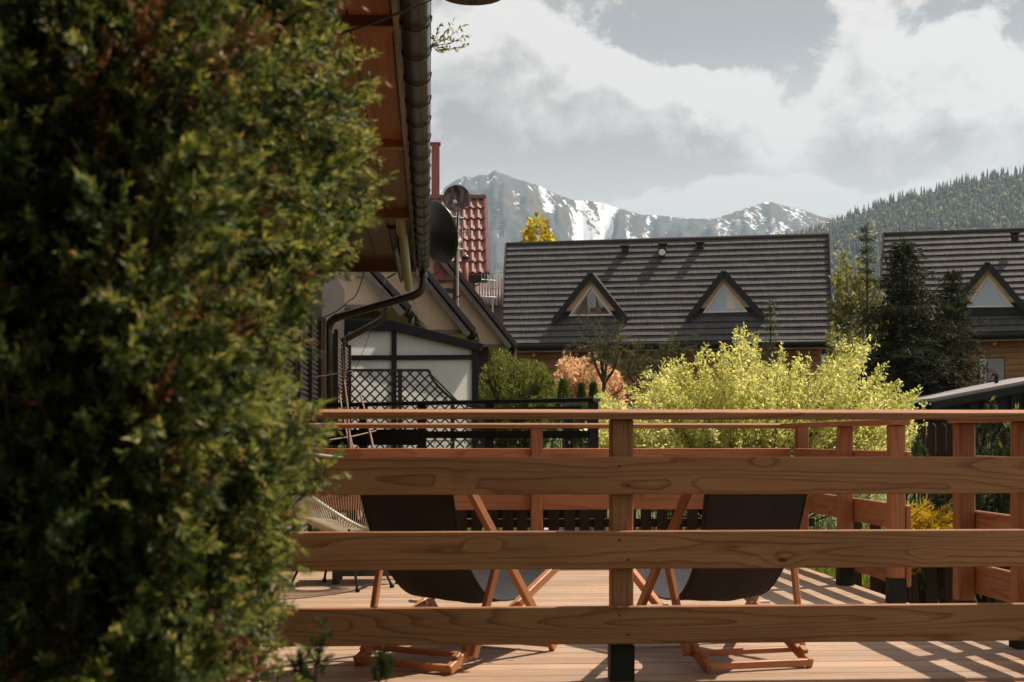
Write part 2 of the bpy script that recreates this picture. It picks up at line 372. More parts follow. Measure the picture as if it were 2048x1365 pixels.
def m_glass(name, c, rough=0.06):
    m, t, b = newmat(name); b.inputs['Base Color'].default_value = (*c, 1); b.inputs['Roughness'].default_value = rough
    b.inputs['Coat Weight'].default_value = 1.0; b.inputs['Coat Roughness'].default_value = 0.02; b.inputs['Coat IOR'].default_value = 1.9; return m
M['glass'] = m_glass('window_glass_blind', (0.16, 0.205, 0.225))
M['glassdark'] = m_glass('window_glass_dark', (0.030, 0.018, 0.016))
M['curtain'] = plain('window_curtain', (0.13, 0.085, 0.07), 0.8, 0.4, 9)
def m_rust():
    m, t, b = newmat('peeling_dish'); tc = t.node('ShaderNodeTexCoord').outputs['Object']
    f = t.noise(t.vmath('MULTIPLY', tc, (3, 3, 1.3)), 4, 5, 0.65)
    t.put(b.inputs['Base Color'], t.ramp(f, [(0.42, (0.040, 0.016, 0.010)), (0.5, (0.065, 0.026, 0.016)), (0.56, (0.16, 0.10, 0.085))]))
    b.inputs['Roughness'].default_value = 0.35; return m
M['dish_brown'] = m_rust()
def m_ground():
    m, t, b = newmat('meadow'); tc = t.node('ShaderNodeTexCoord').outputs['Object']
    f = t.math('ADD', t.math('MULTIPLY', t.noise(tc, 0.35, 6, 0.6), 0.6), t.math('MULTIPLY', t.noise(tc, 9, 4, 0.7), 0.4))
    t.put(b.inputs['Base Color'], t.ramp(f, [(0.3, (0.030, 0.040, 0.012)), (0.5, (0.075, 0.095, 0.026)), (0.7, (0.13, 0.14, 0.045))])); b.inputs['Roughness'].default_value = 0.95; return m
M['ground'] = m_ground()
SNOW = 0.955
def m_mount():
    m, t, b = newmat('mountain_rock_snow'); tc = t.node('ShaderNodeTexCoord').outputs['Object']; x, y, z = t.sep(tc)
    ga = t.node('ShaderNodeAttribute'); ga.attribute_name = 'gully'; gl = ga.outputs['Fac']
    n1 = t.noise(tc, 0.012, 6, 0.62); n2 = t.noise(t.comb(x, t.math('MULTIPLY', y, 0.22), t.math('MULTIPLY', z, 0.35)), 0.014, 5, 0.6); n3 = t.noise(tc, 0.0028, 3, 0.5)
    rock = t.ramp(n1, [(0.3, (0.040, 0.040, 0.045)), (0.55, (0.085, 0.078, 0.075)), (0.75, (0.14, 0.115, 0.10))])
    heath = t.ramp(n1, [(0.3, (0.055, 0.050, 0.032)), (0.7, (0.13, 0.10, 0.075))])
    rock = t.mix(t.mrange(n3, 0.4, 0.6), rock, heath)
    n4 = t.noise(t.comb(t.math('ADD', x, t.math('MULTIPLY', z, 0.5)), t.math('MULTIPLY', y, 0.12), t.math('MULTIPLY', z, 0.30)), 0.042, 4, 0.6, 0.8)
    f = t.math('ADD', t.math('MULTIPLY', gl, 0.55), t.math('ADD', t.math('MULTIPLY', n2, 0.55), t.math('MULTIPLY', n4, 0.65)))
    f = t.math('ADD', f, t.math('MULTIPLY', t.math('SUBTRACT', n3, 0.5), 0.08))
    f = t.math('ADD', f, t.mrange(z, 500, 1150, -0.03, 0.03, False))
    f = t.math('ADD', f, t.math('MULTIPLY', t.math('SUBTRACT', t.noise(t.comb(x, t.math('MULTIPLY', y, .4), z), 0.055, 5, .7), 0.5), 0.55))
    snow = t.mrange(f, SNOW, SNOW + 0.03)
    low = t.mrange(t.math('ADD', z, t.math('MULTIPLY', t.math('SUBTRACT', n1, 0.5), 260)), 560, 740, 1.0, 0.0)
    wl = t.ramp(t.noise(tc, 0.05, 5, 0.7), [(0.35, (0.012, 0.022, 0.014)), (0.65, (0.040, 0.056, 0.030))])
    c = t.mix(snow, rock, (0.82, 0.84, 0.88)); c = t.mix(t.math('MULTIPLY', low, t.math('SUBTRACT', 1.0, t.math('MULTIPLY', snow, 0.4))), c, wl)
    t.put(b.inputs['Base Color'], c); b.inputs['Roughness'].default_value = 0.9; b.inputs['Specular IOR Level'].default_value = 0.1; return m
M['mount'] = m_mount()
M['hill'] = plain('forest_floor', (0.035, 0.040, 0.020), 0.95, 0.4, 0.02)
M['spruce_far'] = leafmat('far_spruce', [(0, (0.010, 0.020, 0.012)), (0.6, (0.026, 0.044, 0.022)), (1, (0.046, 0.064, 0.028))], 0.0, 0.8)
M['broad_far'] = leafmat('far_broadleaf', [(0, (0.07, 0.08, 0.024)), (0.6, (0.16, 0.14, 0.042)), (1, (0.30, 0.24, 0.08))], 0.0, 0.8)
M['juniper'] = leafmat('juniper_needles', [(0, (0.020, 0.038, 0.014)), (0.5, (0.050, 0.080, 0.024)), (0.85, (0.10, 0.125, 0.036)), (1, (0.20, 0.19, 0.06))], 0.32, 0.55, 0.4, 9)
M['juniper_lit_tip'] = leafmat('juniper_lit_tips', [(0, (0.090, 0.135, 0.034)), (0.5, (0.23, 0.265, 0.066)), (0.88, (0.45, 0.42, 0.14)), (1, (0.56, 0.36, 0.16))], 0.4, 0.6)  # paler tip growth; its brightness also paints sunlight onto the hedge
M['juniper_dead'] = leafmat('dry_juniper', [(0, (0.11, 0.040, 0.018)), (0.6, (0.24, 0.095, 0.040)), (1, (0.36, 0.19, 0.09))], 0.25)
M['willow'] = leafmat('willow_leaves', [(0, (0.24, 0.27, 0.07)), (0.3, (0.50, 0.51, 0.16)), (0.6, (0.74, 0.71, 0.33)), (1, (0.93, 0.90, 0.66))], 0.58, 0.5, 0.45, 4.0)
M['thuja'] = leafmat('thuja_sprays', [(0, (0.07, 0.09, 0.022)), (0.5, (0.17, 0.19, 0.045)), (1, (0.31, 0.30, 0.08))], 0.35, 0.6, 0.4, 3)
M['maple'] = leafmat('maple_leaves', [(0, (0.56, 0.30, 0.18)), (0.5, (0.78, 0.50, 0.34)), (1, (0.92, 0.72, 0.54))], 0.45, 0.5, 0.3, 4)
M['pine'] = leafmat('pine_needles', [(0, (0.050, 0.060, 0.034)), (0.6, (0.12, 0.13, 0.068)), (1, (0.21, 0.20, 0.11))], 0.35, .7)
M['spruce'] = leafmat('spruce_needles', [(0, (0.014, 0.020, 0.010)), (0.6, (0.034, 0.042, 0.020)), (1, (0.085, 0.075, 0.036))], 0.2, .85)
M['spruce_light'] = leafmat('young_spruce_needles', [(0, (0.035, 0.045, 0.018)), (1, (0.12, 0.12, 0.045))], 0.25)
M['dwarf'] = leafmat('dwarf_spruce_needles', [(0, (0.035, 0.075, 0.014)), (0.6, (0.095, 0.17, 0.028)), (1, (0.18, 0.26, 0.05))], 0.3, 0.5)
M['birch'] = leafmat('birch_leaves', [(0, (0.36, 0.28, 0.018)), (0.6, (0.56, 0.42, 0.035)), (1, (0.70, 0.54, 0.08))], 0.5)
M['decid'] = leafmat('spring_leaves', [(0, (0.12, 0.125, 0.045)), (0.6, (0.25, 0.24, 0.09)), (1, (0.42, 0.38, 0.18))], 0.45, 0.5, 0.3, 2)
M['cypress'] = leafmat('golden_cypress', [(0, (0.36, 0.24, 0.010)), (0.6, (0.58, 0.38, 0.020)), (1, (0.70, 0.50, 0.06))], 0.45)
M['grass'] = leafmat('grass_blades', [(0, (0.10, 0.14, 0.020)), (0.6, (0.20, 0.24, 0.040)), (1, (0.33, 0.33, 0.08))], 0.5)
M['twigleaf'] = leafmat('sprig_leaves', [(0, (0.14, 0.15, 0.020)), (1, (0.36, 0.32, 0.05))], 0.5)

# ------------------------------------------------------------------ ground, hills, mountains
def gz(x, y):
    if y < 11: return -0.45
    if y < 75: return -0.45 + (y - 11) * 0.057
    return -0.45 + 64 * 0.057 + (y - 75) * 0.012
def make_ground():
    ys = [-400, -100, -30, -10, 0, 4, 8, 11, 14, 18, 24, 32, 45, 60, 75, 110, 180, 300, 600, 1200, 2400, 5000, 12000]
    xs = [-12000, -5000, -2000, -800, -300, -120, -50, -25, -12, -6, -3, 0, 3, 6, 12, 25, 50, 120, 300, 800, 2000, 5000, 12000]
    V = []; Fc = []
    for y in ys:
        for x in xs:
            h = gz(x, y) + (mnoise.noise(Vector((x * .13, y * .13, 3))) * 0.08 if 10 < y < 100 else 0); V.append((x, y, h))
    n = len(xs)
    for j in range(len(ys) - 1):
        for i in range(n - 1): Fc.append((j * n + i, j * n + i + 1, (j + 1) * n + i + 1, (j + 1) * n + i))
    o = np_mesh('ground', np.array(V), np.array(Fc), M['ground'], smooth=True); o['kind'] = 'structure'
make_ground()
def interp(pts, x):
    for (x0, y0), (x1, y1) in zip(pts, pts[1:]):
        if x <= x1: return y0 + (y1 - y0) * (x - x0) / (x1 - x0)
    return pts[-1][1]
RIDGE = [(400, 520), (700, 470), (820, 425), (860, 398), (885, 380), (905, 364), (930, 352), (945, 356), (962, 349), (975, 352), (988, 340), (1000, 347), (1012, 350), (1040, 361),
         (1060, 366), (1082, 374), (1110, 388), (1150, 402), (1165, 401), (1200, 406), (1240, 418), (1285, 430), (1330, 432), (1380, 438), (1430, 437), (1470, 425), (1512, 410),
         (1540, 404), (1560, 410), (1583, 415), (1605, 420), (1640, 433), (1680, 440), (1760, 450), (1900, 440), (2100, 430), (2500, 445), (2800, 500)]
def make_mountains():
    nu, nv = 620, 120; V = np.zeros((nu * (nv + 1), 3)); G = np.zeros(nu * (nv + 1)); k = 0
    for i in range(nu):
        px = 400 + 2400 * i / (nu - 1); py = interp(RIDGE, px) + mnoise.fractal(Vector((px * .09, 0, 1)), 0.9, 2.1, 4) * 2.6
        X = (px - 1024) / FPX
        for j in range(nv + 1):
            v = (j - 4) / (nv - 4); d = 7200 - 3300 * max(v, 0) + (-v * 9000 if v < 0 else 0)
            zr = (HOR - py) / FPX * 7200
            wx = X * 7200 + mnoise.noise(Vector((X * 30, v * 3, 8))) * 90
            q = Vector((wx / 330, v * 2.2, 0.3)); r = mnoise.ridged_multi_fractal(q, 0.85, 2.1, 6, 1.0, 2.0) / 2.0
            q2 = Vector((wx / 110 + v * 1.5, v * 3.2, 4.3)); r2 = mnoise.ridged_multi_fractal(q2, 0.9, 2.2, 4, 1.0, 2.0) / 2.0
            env = min(1, max(v, 0) * 7) * (1 - max(v, 0)) ** 0.6
            z = zr * (1 - abs(v)) ** 1.25 + env * ((r - 0.62) * 330 + (r2 - 0.6) * 110)
            p = FW * d + RT * (X * d); V[k] = (p.x, p.y, EYE + z); G[k] = min(1, max(0, 1.15 - 0.75 * r - 0.45 * r2)); k += 1
    n = nv + 1; i, j = np.meshgrid(np.arange(nu - 1), np.arange(nv), indexing='ij'); a = (i * n + j).ravel()
    o = np_mesh('mountain_range', V, np.stack([a, a + 1, a + n + 1, a + n], 1), M['mount'], smooth=True); o['kind'] = 'structure'
    at_ = o.data.attributes.new('gully', 'FLOAT', 'POINT'); at_.data.foreach_set('value', G.astype(np.float32))
make_mountains()
HILL = [(900, 640), (1200, 580), (1400, 528), (1500, 498), (1560, 484), (1600, 474), (1640, 462), (1680, 447), (1720, 428), (1760, 412), (1820, 396), (1880, 381), (1920, 368), (1960, 361), (2000, 353), (2048, 350), (2150, 330), (2400, 300), (2800, 320)]
def hill_pt(px, v):
    d = 2600 - 1300 * max(v, 0) + (-v * 3000 if v < 0 else 0); X = (px - 1024) / FPX
    zr = (HOR - interp(HILL, px)) / FPX * 2600
    z = zr * (1 - abs(v)) ** 1.1 + math.sin(min(1, max(v, 0)) * math.pi) * mnoise.fractal(Vector((X * 9, v * 2.5, 2)), 0.9, 2, 4) * 38
    p = FW * d + RT * (X * d); return (p.x, p.y, EYE + z)
def make_hill():
    nu, nv = 90, 40; V = [hill_pt(900 + 1900 * i / (nu - 1), (j - 6) / (nv - 6)) for i in range(nu) for j in range(nv + 1)]
    n = nv + 1; i, j = np.meshgrid(np.arange(nu - 1), np.arange(nv), indexing='ij'); a = (i * n + j).ravel()
    o = np_mesh('forested_hill', np.array(V), np.stack([a, a + 1, a + n + 1, a + n], 1), M['hill'], smooth=True); o['kind'] = 'structure'
    rng = np.random.default_rng(5); random.seed(5)
    cv = []; cf = []; bv = []; bf = []
    for q in range(9500):
        px = rng.uniform(1380, 2260); v = rng.uniform(-0.02, 0.8) ** 1.0; x, y, z = hill_pt(px, v)
        ncl = mnoise.noise(Vector((x * .008, y * .004, 7)))
        if rng.random() < 0.16 + 0.5 * max(0, ncl) and v > 0.015:
            r = rng.uniform(3.5, 6.5); h = r * rng.uniform(1.6, 2.2); b = len(bv); n6 = 6
            for kz, kr in ((0.05, .35), (0.3, 1.0), (0.65, .85), (0.95, .3)):
                for s in range(n6):
                    a = s / n6 * 6.283 + kz * 3; jr = rng.uniform(.75, 1.2) * kr * r; bv.append((x + math.cos(a) * jr, y + math.sin(a) * jr, z + h * (kz + rng.uniform(-.06, .06))))
            for l in range(3):
                for s in range(n6): bf.append((b + l * n6 + s, b + l * n6 + (s + 1) % n6, b + (l + 1) * n6 + (s + 1) % n6, b + (l + 1) * n6 + s))
            bf.append((b + 18, b + 19, b + 20, b + 21))
        else:
            h = rng.uniform(11, 22); r = h * rng.uniform(.13, .2); lean = rng.uniform(0, 6.28)
            for z0, z1, rr in ((0.02, 0.5, 1.0), (0.28, 0.76, .74), (0.55, 1.0, .46)):
                b = len(cv); n5 = 6
                for s in range(n5):
                    a = s / n5 * 6.283 + lean + z0; jr = rr * r * rng.uniform(.7, 1.25); cv.append((x + math.cos(a) * jr, y + math.sin(a) * jr, z + h * (z0 + rng.uniform(-.04, .04))))
                cv.append((x, y, z + h * z1))
                for s in range(n5): cf.append((b + s, b + (s + 1) % n5, b + n5))
    tag(np_mesh('conifer_forest', np.array(cv), np.array(cf), M['spruce_far']), 'dark dense spruce forest covering the hill behind the chalets', 'forest', kind='stuff')
    tag(np_mesh('broadleaf_trees', np.array(bv), np.array(bf), M['broad_far']), 'pale yellow green spring trees scattered among the hillside spruces', 'forest', kind='stuff')
make_hill()

# ------------------------------------------------------------------ the deck and its railings
DF, DB = 5.41, 10.30            # front and back edge (Y)
SX = 2.64                        # side rail line, set below from the photograph
SX = at(1790, 1206, EYE * FPX / (1206 - HOR)).x
WX = -1.2                        # chalet wall
rnd = random.Random(3)
def make_deck():
    t = thing('wooden_deck', 'larch plank terrace with the two canvas deck chairs standing on it', 'deck', (0.6, 8, 0))
    y = DF + 0.006; pw = 0.136; gap = 0.010
    while y < DB + 0.05:
        w = min(pw, DB + 0.10 - y)
        cut = rnd.uniform(0.0, 2.0)
        zt = rnd.uniform(-.001, .001)
        x0 = WX + 0.03; x1 = SX + 0.075
        for a, b in ((x0, x1),):
            plank('plank', (a, y + w / 2, -0.0145 + zt), (b, y + w / 2, -0.0145 + zt), w, 0.029, M['deck'], t, 0.003)
        y += pw + gap
    for yy in np.arange(DF + .25, DB, 0.6):
        plank('joist', (WX + .05, yy, -0.105), (SX + .05, yy, -0.105), 0.07, 0.15, M['darkbrown'], t, 0)
    plank('fascia_board', (WX + .05, DF - .016, -0.11), (SX + .08, DF - .016, -0.11), 0.03, 0.19, M['rail'], t, .003)
    plank('fascia_board', (SX + .096, DF, -0.115), (SX + .096, DB + .1, -0.115), 0.03, 0.17, M['rail'], t, .003)
    for xx in (-1.0, 0.1, 1.2, SX - .05):
        for yy in (DF + .3, 7.8, DB - .2): plank('pier', (xx, yy, -.47), (xx, yy, -.18), .12, .12, M['concrete'], t, 0)
make_deck()
PWID = 0.085
def post(x, y, top, parent, mat, shoe=0.13, w=PWID):
    p = plank('post', (x, y, shoe), (x, y, top), w, w, mat, parent, 0.006, up=(0, 1, 0))
    if shoe: plank('post_shoe', (x, y, 0.0), (x, y, shoe + .002), w + .008, w + .008, M['shoe'], p, 0.002, up=(0, 1, 0))
    return p
ZB = [(0.146, 0.290), (0.432, 0.577), (0.716, 0.859)]     # boards above the deck
RTOP = 1.040
def make_front_rail():
    t = thing('deck_railing', 'near plank railing between the juniper and the deck chairs, one long handrail', 'railing', (0.8, DF + .046, 0))
    yp = DF + 0.046
    px = onplane(1245, 1300, Vector((0, yp - .04, 0)), Vector((0, 1, 0))).x
    for x in (px - 2.1, px, SX + .01): post(x, yp, RTOP - .036, t, M['rail'], 0.135)
    yb = yp - PWID / 2 - 0.015
    for z0, z1 in ZB: plank('board', (WX + .05, yb, (z0 + z1) / 2), (SX + .075, yb, (z0 + z1) / 2), 0.028, z1 - z0, M['rail'], t, 0.0045)
    for x in (px - 2.1, px, SX + .01):
        for z0, z1 in ZB:
            for zz, dx in ((z0 + .035, .018), (z1 - .035, -.016)):
                m = MB(); m.lathe([(0, .0008), (.0042, .0006), (.005, 0), (.005, -.004)], (x + dx, yb - .0142, zz), 10, Matrix.Rotation(rad(90), 3, 'X')); m.build('screw', M['blackmetal'], t)
    plank('handrail', (WX + .04, yp - .005, RTOP - .018), (SX + .10, yp - .005, RTOP - .018), 0.135, 0.029, M['rail'], t, 0.003, roll=rad(5.4))
make_front_rail()
def back_z(py, Y): return atY(1200, py, Y).z
def make_back_rail():
    t = thing('deck_railing', 'reddish plank railing behind the deck chairs, in front of the willow shrub', 'railing', (0.5, DB + .04, 0))
    yp = DB + 0.045
    for px in (1074, 1606):
        x = atY(px, 1000, yp - .04).x; post(x, yp, back_z(852, yp), t, M['rail_red'], .12)
    post(WX + .12, yp, back_z(852, yp), t, M['rail_red'], .12)
    x1 = SX + .045
    yb = yp + PWID / 2 + 0.015
    bh = 0.145
    for pt in (897, 980, 1066):
        z1 = back_z(pt, yb); plank('board', (WX + .05, yb, z1 - bh / 2), (x1, yb, z1 - bh / 2), 0.028, bh, M['rail_red'], t, .0045)
    zt = back_z(847, yp); plank('handrail', (WX + .04, yp, zt - .018), (x1, yp, zt - .018), .125, .029, M['rail_red'], t, .003, roll=rad(5.4))
    return zt
ZT = make_back_rail()
def make_side_rails():
    a = thing('deck_railing', 'short side railing of reddish planks joining the rear railing beside the willow', 'railing', (SX, 9.2, 0))
    ys = (atX(1690, 1170, SX).y, atX(1792, 1206, SX).y)
    for y in ys: post(SX, y, ZT - .036, a, M['rail_red'], .14)
    ya, yb = ys[1] - .05, DB + .0
    for k, pt in enumerate((897, 980, 1066)):
        z1 = back_z(pt, DB + .05); plank('board', (SX + PWID / 2 + .015, ya, z1 - .0725), (SX + PWID / 2 + .015, yb, z1 - .0725), .028, .145, M['rail_red'], a, .0045)
    plank('handrail', (SX, ya - .01, ZT - .018), (SX, yb - .02, ZT - .018), .125, .034, M['rail_red'], a, .004)
    b = thing('deck_railing', 'short side railing of dark planks past the step gap, by the green pines', 'railing', (SX, 6.2, 0))
    y0 = atX(1928, 1255, SX).y; y1 = atX(2046, 1297, SX).y
    for y in (y0, y1): post(SX, y, RTOP - .036, b, M['rail_red'], .13)
    for z0, z1 in ((0.17, .315), (.43, .575), (.70, .845)):
        plank('board', (SX + PWID / 2 + .015, DF + .10, (z0 + z1) / 2), (SX + PWID / 2 + .015, y0 + .05, (z0 + z1) / 2), .028, z1 - z0, M['rail'], b, .0045)
    plank('handrail', (SX, DF + .12, RTOP - .018), (SX, y0 + .06, RTOP - .018), .125, .034, M['rail_red'], b, .004)
make_side_rails()

# ------------------------------------------------------------------ deck chairs
def deck_chair(loc, face, label, back_top, recl):
    t = thing('deck_chair', label, 'deck chair', loc, -face, 'sling deck chairs on the terrace')
    T = PW[t]; wm = M['chairwood']
    def L(x, y, z): return T @ Vector((x, y, z))
    def bar(name, p, q, w=.028, h=.040, par=t): return plank(name, L(*p), L(*q), w, h, wm, par, .004, up=(0, 0, 1))
    h1, h2 = 0.265, 0.225
    top_y, top_z = 0.02, back_top
    ft_y = 0.78
    for s in (-1, 1):
        bar('back_leg', (s * h1, top_y - .02, top_z + .03), (s * h1, ft_y, 0.012))
        bar('seat_leg', (s * h2, 0.0, 0.018), (s * h2, 0.98, 0.40))
        # prop: from the long frame down to the notches of the base
        f = 0.36; py_ = top_y + (ft_y - top_y) * f; pz = top_z * (1 - f)
        bar('prop', (s * (h1 + .03), py_, pz), (s * (h2 + .035), 0.13, 0.055), .024, .035)
        for k in range(3):
            u = 0.06 + .075 * k; bar('notch_block', (s * h2, u - .018, .018 + (u - .018) * .39 + .024), (s * h2, u + .018, .018 + (u + .018) * .39 + .026), .030, .022)
        m = MB(); m.tube([L(s * (h1 + .022), .47, .215), L(s * (h1 - .07), .47, .215)], .007, 8); m.build('pivot_bolt', M['zinc'], t)
    bar('base_rail', (-h2, 0.012, 0.028), (h2, 0.012, 0.024), .030, .030)
    bar('foot_rail', (-h1, ft_y - .03, 0.035), (h1, ft_y - .03, 0.035), .03, .03)
    bar('top_rail', (-h1, top_y, top_z), (h1, top_y, top_z), .032, .032)
    bar('front_rail', (-h2, .965, .395), (h2, .965, .395), .03, .03)
    bar('prop_rail', (-h2 - .02, .135, .06), (h2 + .02, .135, .06), .024, .024)
    # sling
    ctrl = [Vector((0, top_y - .022, top_z + .01)), Vector((0, top_y + .06, top_z * .72)), Vector((0, .17, .42)), Vector((0, .34, .275)), Vector((0, .58, .245)), Vector((0, .80, .305)), Vector((0, .985, .415))]
    def cr(u):
        n = len(ctrl) - 1; i = min(int(u * n), n - 1); f = u * n - i
        p0, p1, p2, p3 = ctrl[max(i - 1, 0)], ctrl[i], ctrl[i + 1], ctrl[min(i + 2, n)]
        return 0.5 * ((2 * p1) + (p2 - p0) * f + (2 * p0 - 5 * p1 + 4 * p2 - p3) * f * f + (3 * p1 - p0 - 3 * p2 + p3) * f ** 3)
    nu, nv = 48, 20; V = []; Fc = []
    for i in range(nu + 1):
        u = i / nu; c = cr(u); wd = .232 - .02 * math.sin(u * math.pi) - (.02 * u)
        for j in range(nv + 1):
            s = (j / nv - .5) * 2
            sag = -.018 * (1 - s * s) * math.sin(u * math.pi) + .003 * math.sin(s * 4 + u * 5) * math.sin(u * math.pi) + .0012 * math.sin(s * 11 - u * 9) * math.sin(u * math.pi)
            V.append(L(s * wd, c.y + sag * .7, c.z + sag))
    for i in range(nu):
        for j in range(nv): a = i * (nv + 1) + j; Fc.append((a, a + 1, a + nv + 2, a + nv + 1))
    m = MB(); m.add(V, Fc); o = m.build('canvas_sling', M['canvas'], t, smooth=True)
    md = o.modifiers.new('thick', 'SOLIDIFY'); md.thickness = .0035
    for s in (0, nv):
        h = MB(); h.tube([V[i * (nv + 1) + s] for i in range(nu + 1)], .0045, 6); h.build('hem', M['canvas'], o, smooth=True)
def foot(px, py): return atZ(px, py, 0.0)
a, b = foot(700, 1334), foot(888, 1350); mid = (a + b) / 2
deck_chair((mid.x + .02, mid.y, 0), rad(34), 'charcoal canvas deck chair beside the woven cord chair', .795, 0)
a, b = foot(1408, 1345), foot(1632, 1340); mid = (a + b) / 2
deck_chair((mid.x, mid.y, 0), rad(-14), 'charcoal canvas deck chair beside the side railing with striped shadows', .80, 0)

# ------------------------------------------------------------------ woven cord chair and low table
def cord_chair():
    c = atZ(672, 1176, 0); t = thing('cord_chair', 'round woven cream cord lounge chair on thin black legs', 'chair', (c.x, c.y, 0), rad(-38)); T = PW[t]
    def L(x, y, z): return T @ Vector((x, y, z))
    rim = []; n = 64
    for k in range(n):
        a = 2 * math.pi * k / n; s = math.sin(a); r = 0.43
        yy = s * .45; zz = 0.62 - s * .26 + (.05 * math.cos(2 * a)); rim.append(L(math.cos(a) * r * (1 - .07 * s), yy, zz))
    m = MB(); m.tube(rim + [rim[0]], .019, 8); m.build('rim', M['rope2'], t, smooth=True)
    ring = [L(math.cos(2 * math.pi * k / n) * .12, .10 + math.sin(2 * math.pi * k / n) * .12, .34) for k in range(n)]
    m = MB(); m.tube(ring + [ring[0]], .009, 6); m.build('seat_ring', M['rope2'], t, smooth=True)
    mid = [L(math.cos(2 * math.pi * k / n) * .27, .05 + math.sin(2 * math.pi * k / n) * .26, .395 - math.sin(2 * math.pi * k / n) * .05) for k in range(n)]
    m = MB()
    for k in range(n):
        for j in (0, 1):
            A = rim[k].lerp(rim[(k + 1) % n], j * .5); B = mid[k].lerp(mid[(k + 1) % n], j * .5); C = ring[(k + 2) % n].lerp(ring[(k + 3) % n], j * .5)
            m.tube([A, B, C], .0028, 4, False)
    m.build('cord_weave', M['rope'], t, kind='stuff')
    for ang in (.5, 2.6, 3.7, 5.7):
        m = MB(); m.tube([L(math.cos(ang) * .15, .05 + math.sin(ang) * .13, .37), L(math.cos(ang) * .33, .05 + math.sin(ang) * .30, .012)], .008, 8)
        l = m.build('leg', M['blackmetal'], t, smooth=True)
        m = MB(); m.lathe([(0, 0), (.013, 0), (.015, .012), (.012, .026), (0, .03)], L(math.cos(ang) * .33, .05 + math.sin(ang) * .30, 0), 10); m.build('foot_cap', M['black'], l, smooth=True)
    m = MB(); m.tube([L(math.cos(2 * math.pi * k / 32) * .2, .05 + math.sin(2 * math.pi * k / 32) * .18, .32) for k in range(33)], .007, 6); m.build('leg_ring', M['blackmetal'], t, smooth=True)
cord_chair()
def low_table():
    c = atZ(735, 1168, 0); t = thing('low_table', 'low dark grey wooden table behind the woven cord chair', 'table', (c.x, c.y, 0)); dm = plain('grey_green_table', (.045, .042, .034), .6)
    for sx in (-1, 1):
        for sy in (-1, 1): plank('leg', (c.x + sx * .20, c.y + sy * .16 + .15, 0), (c.x + sx * .20, c.y + sy * .16 + .15, .31), .045, .045, dm, t, .003, up=(0, 1, 0))
    for sy in (-1, 1): plank('stretcher', (c.x - .178, c.y + sy * .16 + .15, .07), (c.x + .178, c.y + sy * .16 + .15, .07), .03, .04, dm, t, .002)
    for k in range(4): plank('slat', (c.x - .26, c.y + .15 - .165 + k * .11, .321), (c.x + .26, c.y + .15 - .165 + k * .11, .321), .104, .022, dm, t, .003)
low_table()

# ------------------------------------------------------------------ picket fences
def picket_fence(p0, p1, top, base, pw, gap, label, parent_group, arch=False, mat=None, thick=.02, cut=0.0):
    p0 = Vector(p0); p1 = Vector(p1); t = thing('picket_fence', label, 'fence', (p0 + p1) / 2); x = (p1 - p0).normalized(); L = (p1 - p0).length
    nrm = Vector((-x.y, x.x, 0)); mat = mat or M['fence']; r = random.Random(7)
    n = int(L / (pw + gap)); meshes = []
    for kk in range(4):
        h = top - base; prof = [(-pw / 2, 0), (pw / 2, 0)]
        if arch:
            prof += [(pw / 2, h - pw * .5)] + [(pw / 2 * math.cos(a), h - pw * .5 + pw * .5 * math.sin(a)) for a in [i * math.pi / 8 for i in range(1, 8)]] + [(-pw / 2, h - pw * .5)]
        else: prof += [(pw / 2, h - kk * .006), (-pw / 2, h - kk * .006)]
        m = MB(); m.prism([(b, -thick / 2, a) for a, b in prof], (0, thick, 0))
        me = bpy.data.meshes.new('picket'); me.from_pydata(m.v, [], m.f); bm = bmesh.new(); bm.from_mesh(me); bmesh.ops.recalc_face_normals(bm, faces=bm.faces); bm.to_mesh(me); bm.free(); me.materials.append(mat); meshes.append(me)
    for k in range(n):
        c = p0 + x * ((k + .5) * (pw + gap) + r.uniform(-.006, .006)); tilt = r.uniform(-.012, .012)
        Mx = Matrix((Vector((0, 0, 1)) + x * tilt, nrm, x)).transposed().to_4x4(); Mx.translation = Vector((c.x, c.y, base))
        link('picket', meshes[k % 4], t, Mx)
    for zz in (base + (top - base) * .25, base + (top - base) * .78): plank('cross_rail', p0 + Vector((0, 0, zz - p0.z)) + nrm * .035, p1 + Vector((0, 0, zz - p1.z)) + nrm * .035, .04, .07, mat, t, .003)
    return t
FX = SX + .52
picket_fence((WX + .4, 11.45, 0), (FX, 11.45, 0), .44, -.45, .085, .040, 'low dark brown picket fence with flat tops behind the rear railing', None)
picket_fence((SX + .16, 9.35, 0), (SX + 2.6, 9.30, 0), .40, -.45, .072, .055, 'low dark picket fence beside the deck step with golden cypress spilling over it', None)
a = at(1835, 850, 14.2); b = at(2140, 850, 13.2)
picket_fence((a.x, a.y, 0), (b.x, b.y, 0), 1.08, -.4, .088, .014, 'tall dark picket fence with rounded tops below the black shed', None, True)
def blocks():
    r = random.Random(2)
    for px in (1062, 1090, 1110, 1148, 1162, 1197):
        c = at(px, 1056, 12.2 + r.uniform(-.2, .3)); t = MB(); w = r.uniform(.13, .17)
        t.box((c.x, c.y, gz(c.x, c.y) + .28), (w, .2, .56)); o = t.build('paving_block', M['concrete'], None, .01)
        tag(o, 'pale upright concrete edging block behind the low picket fence', 'block', 'concrete edging blocks beyond the fence')
blocks()

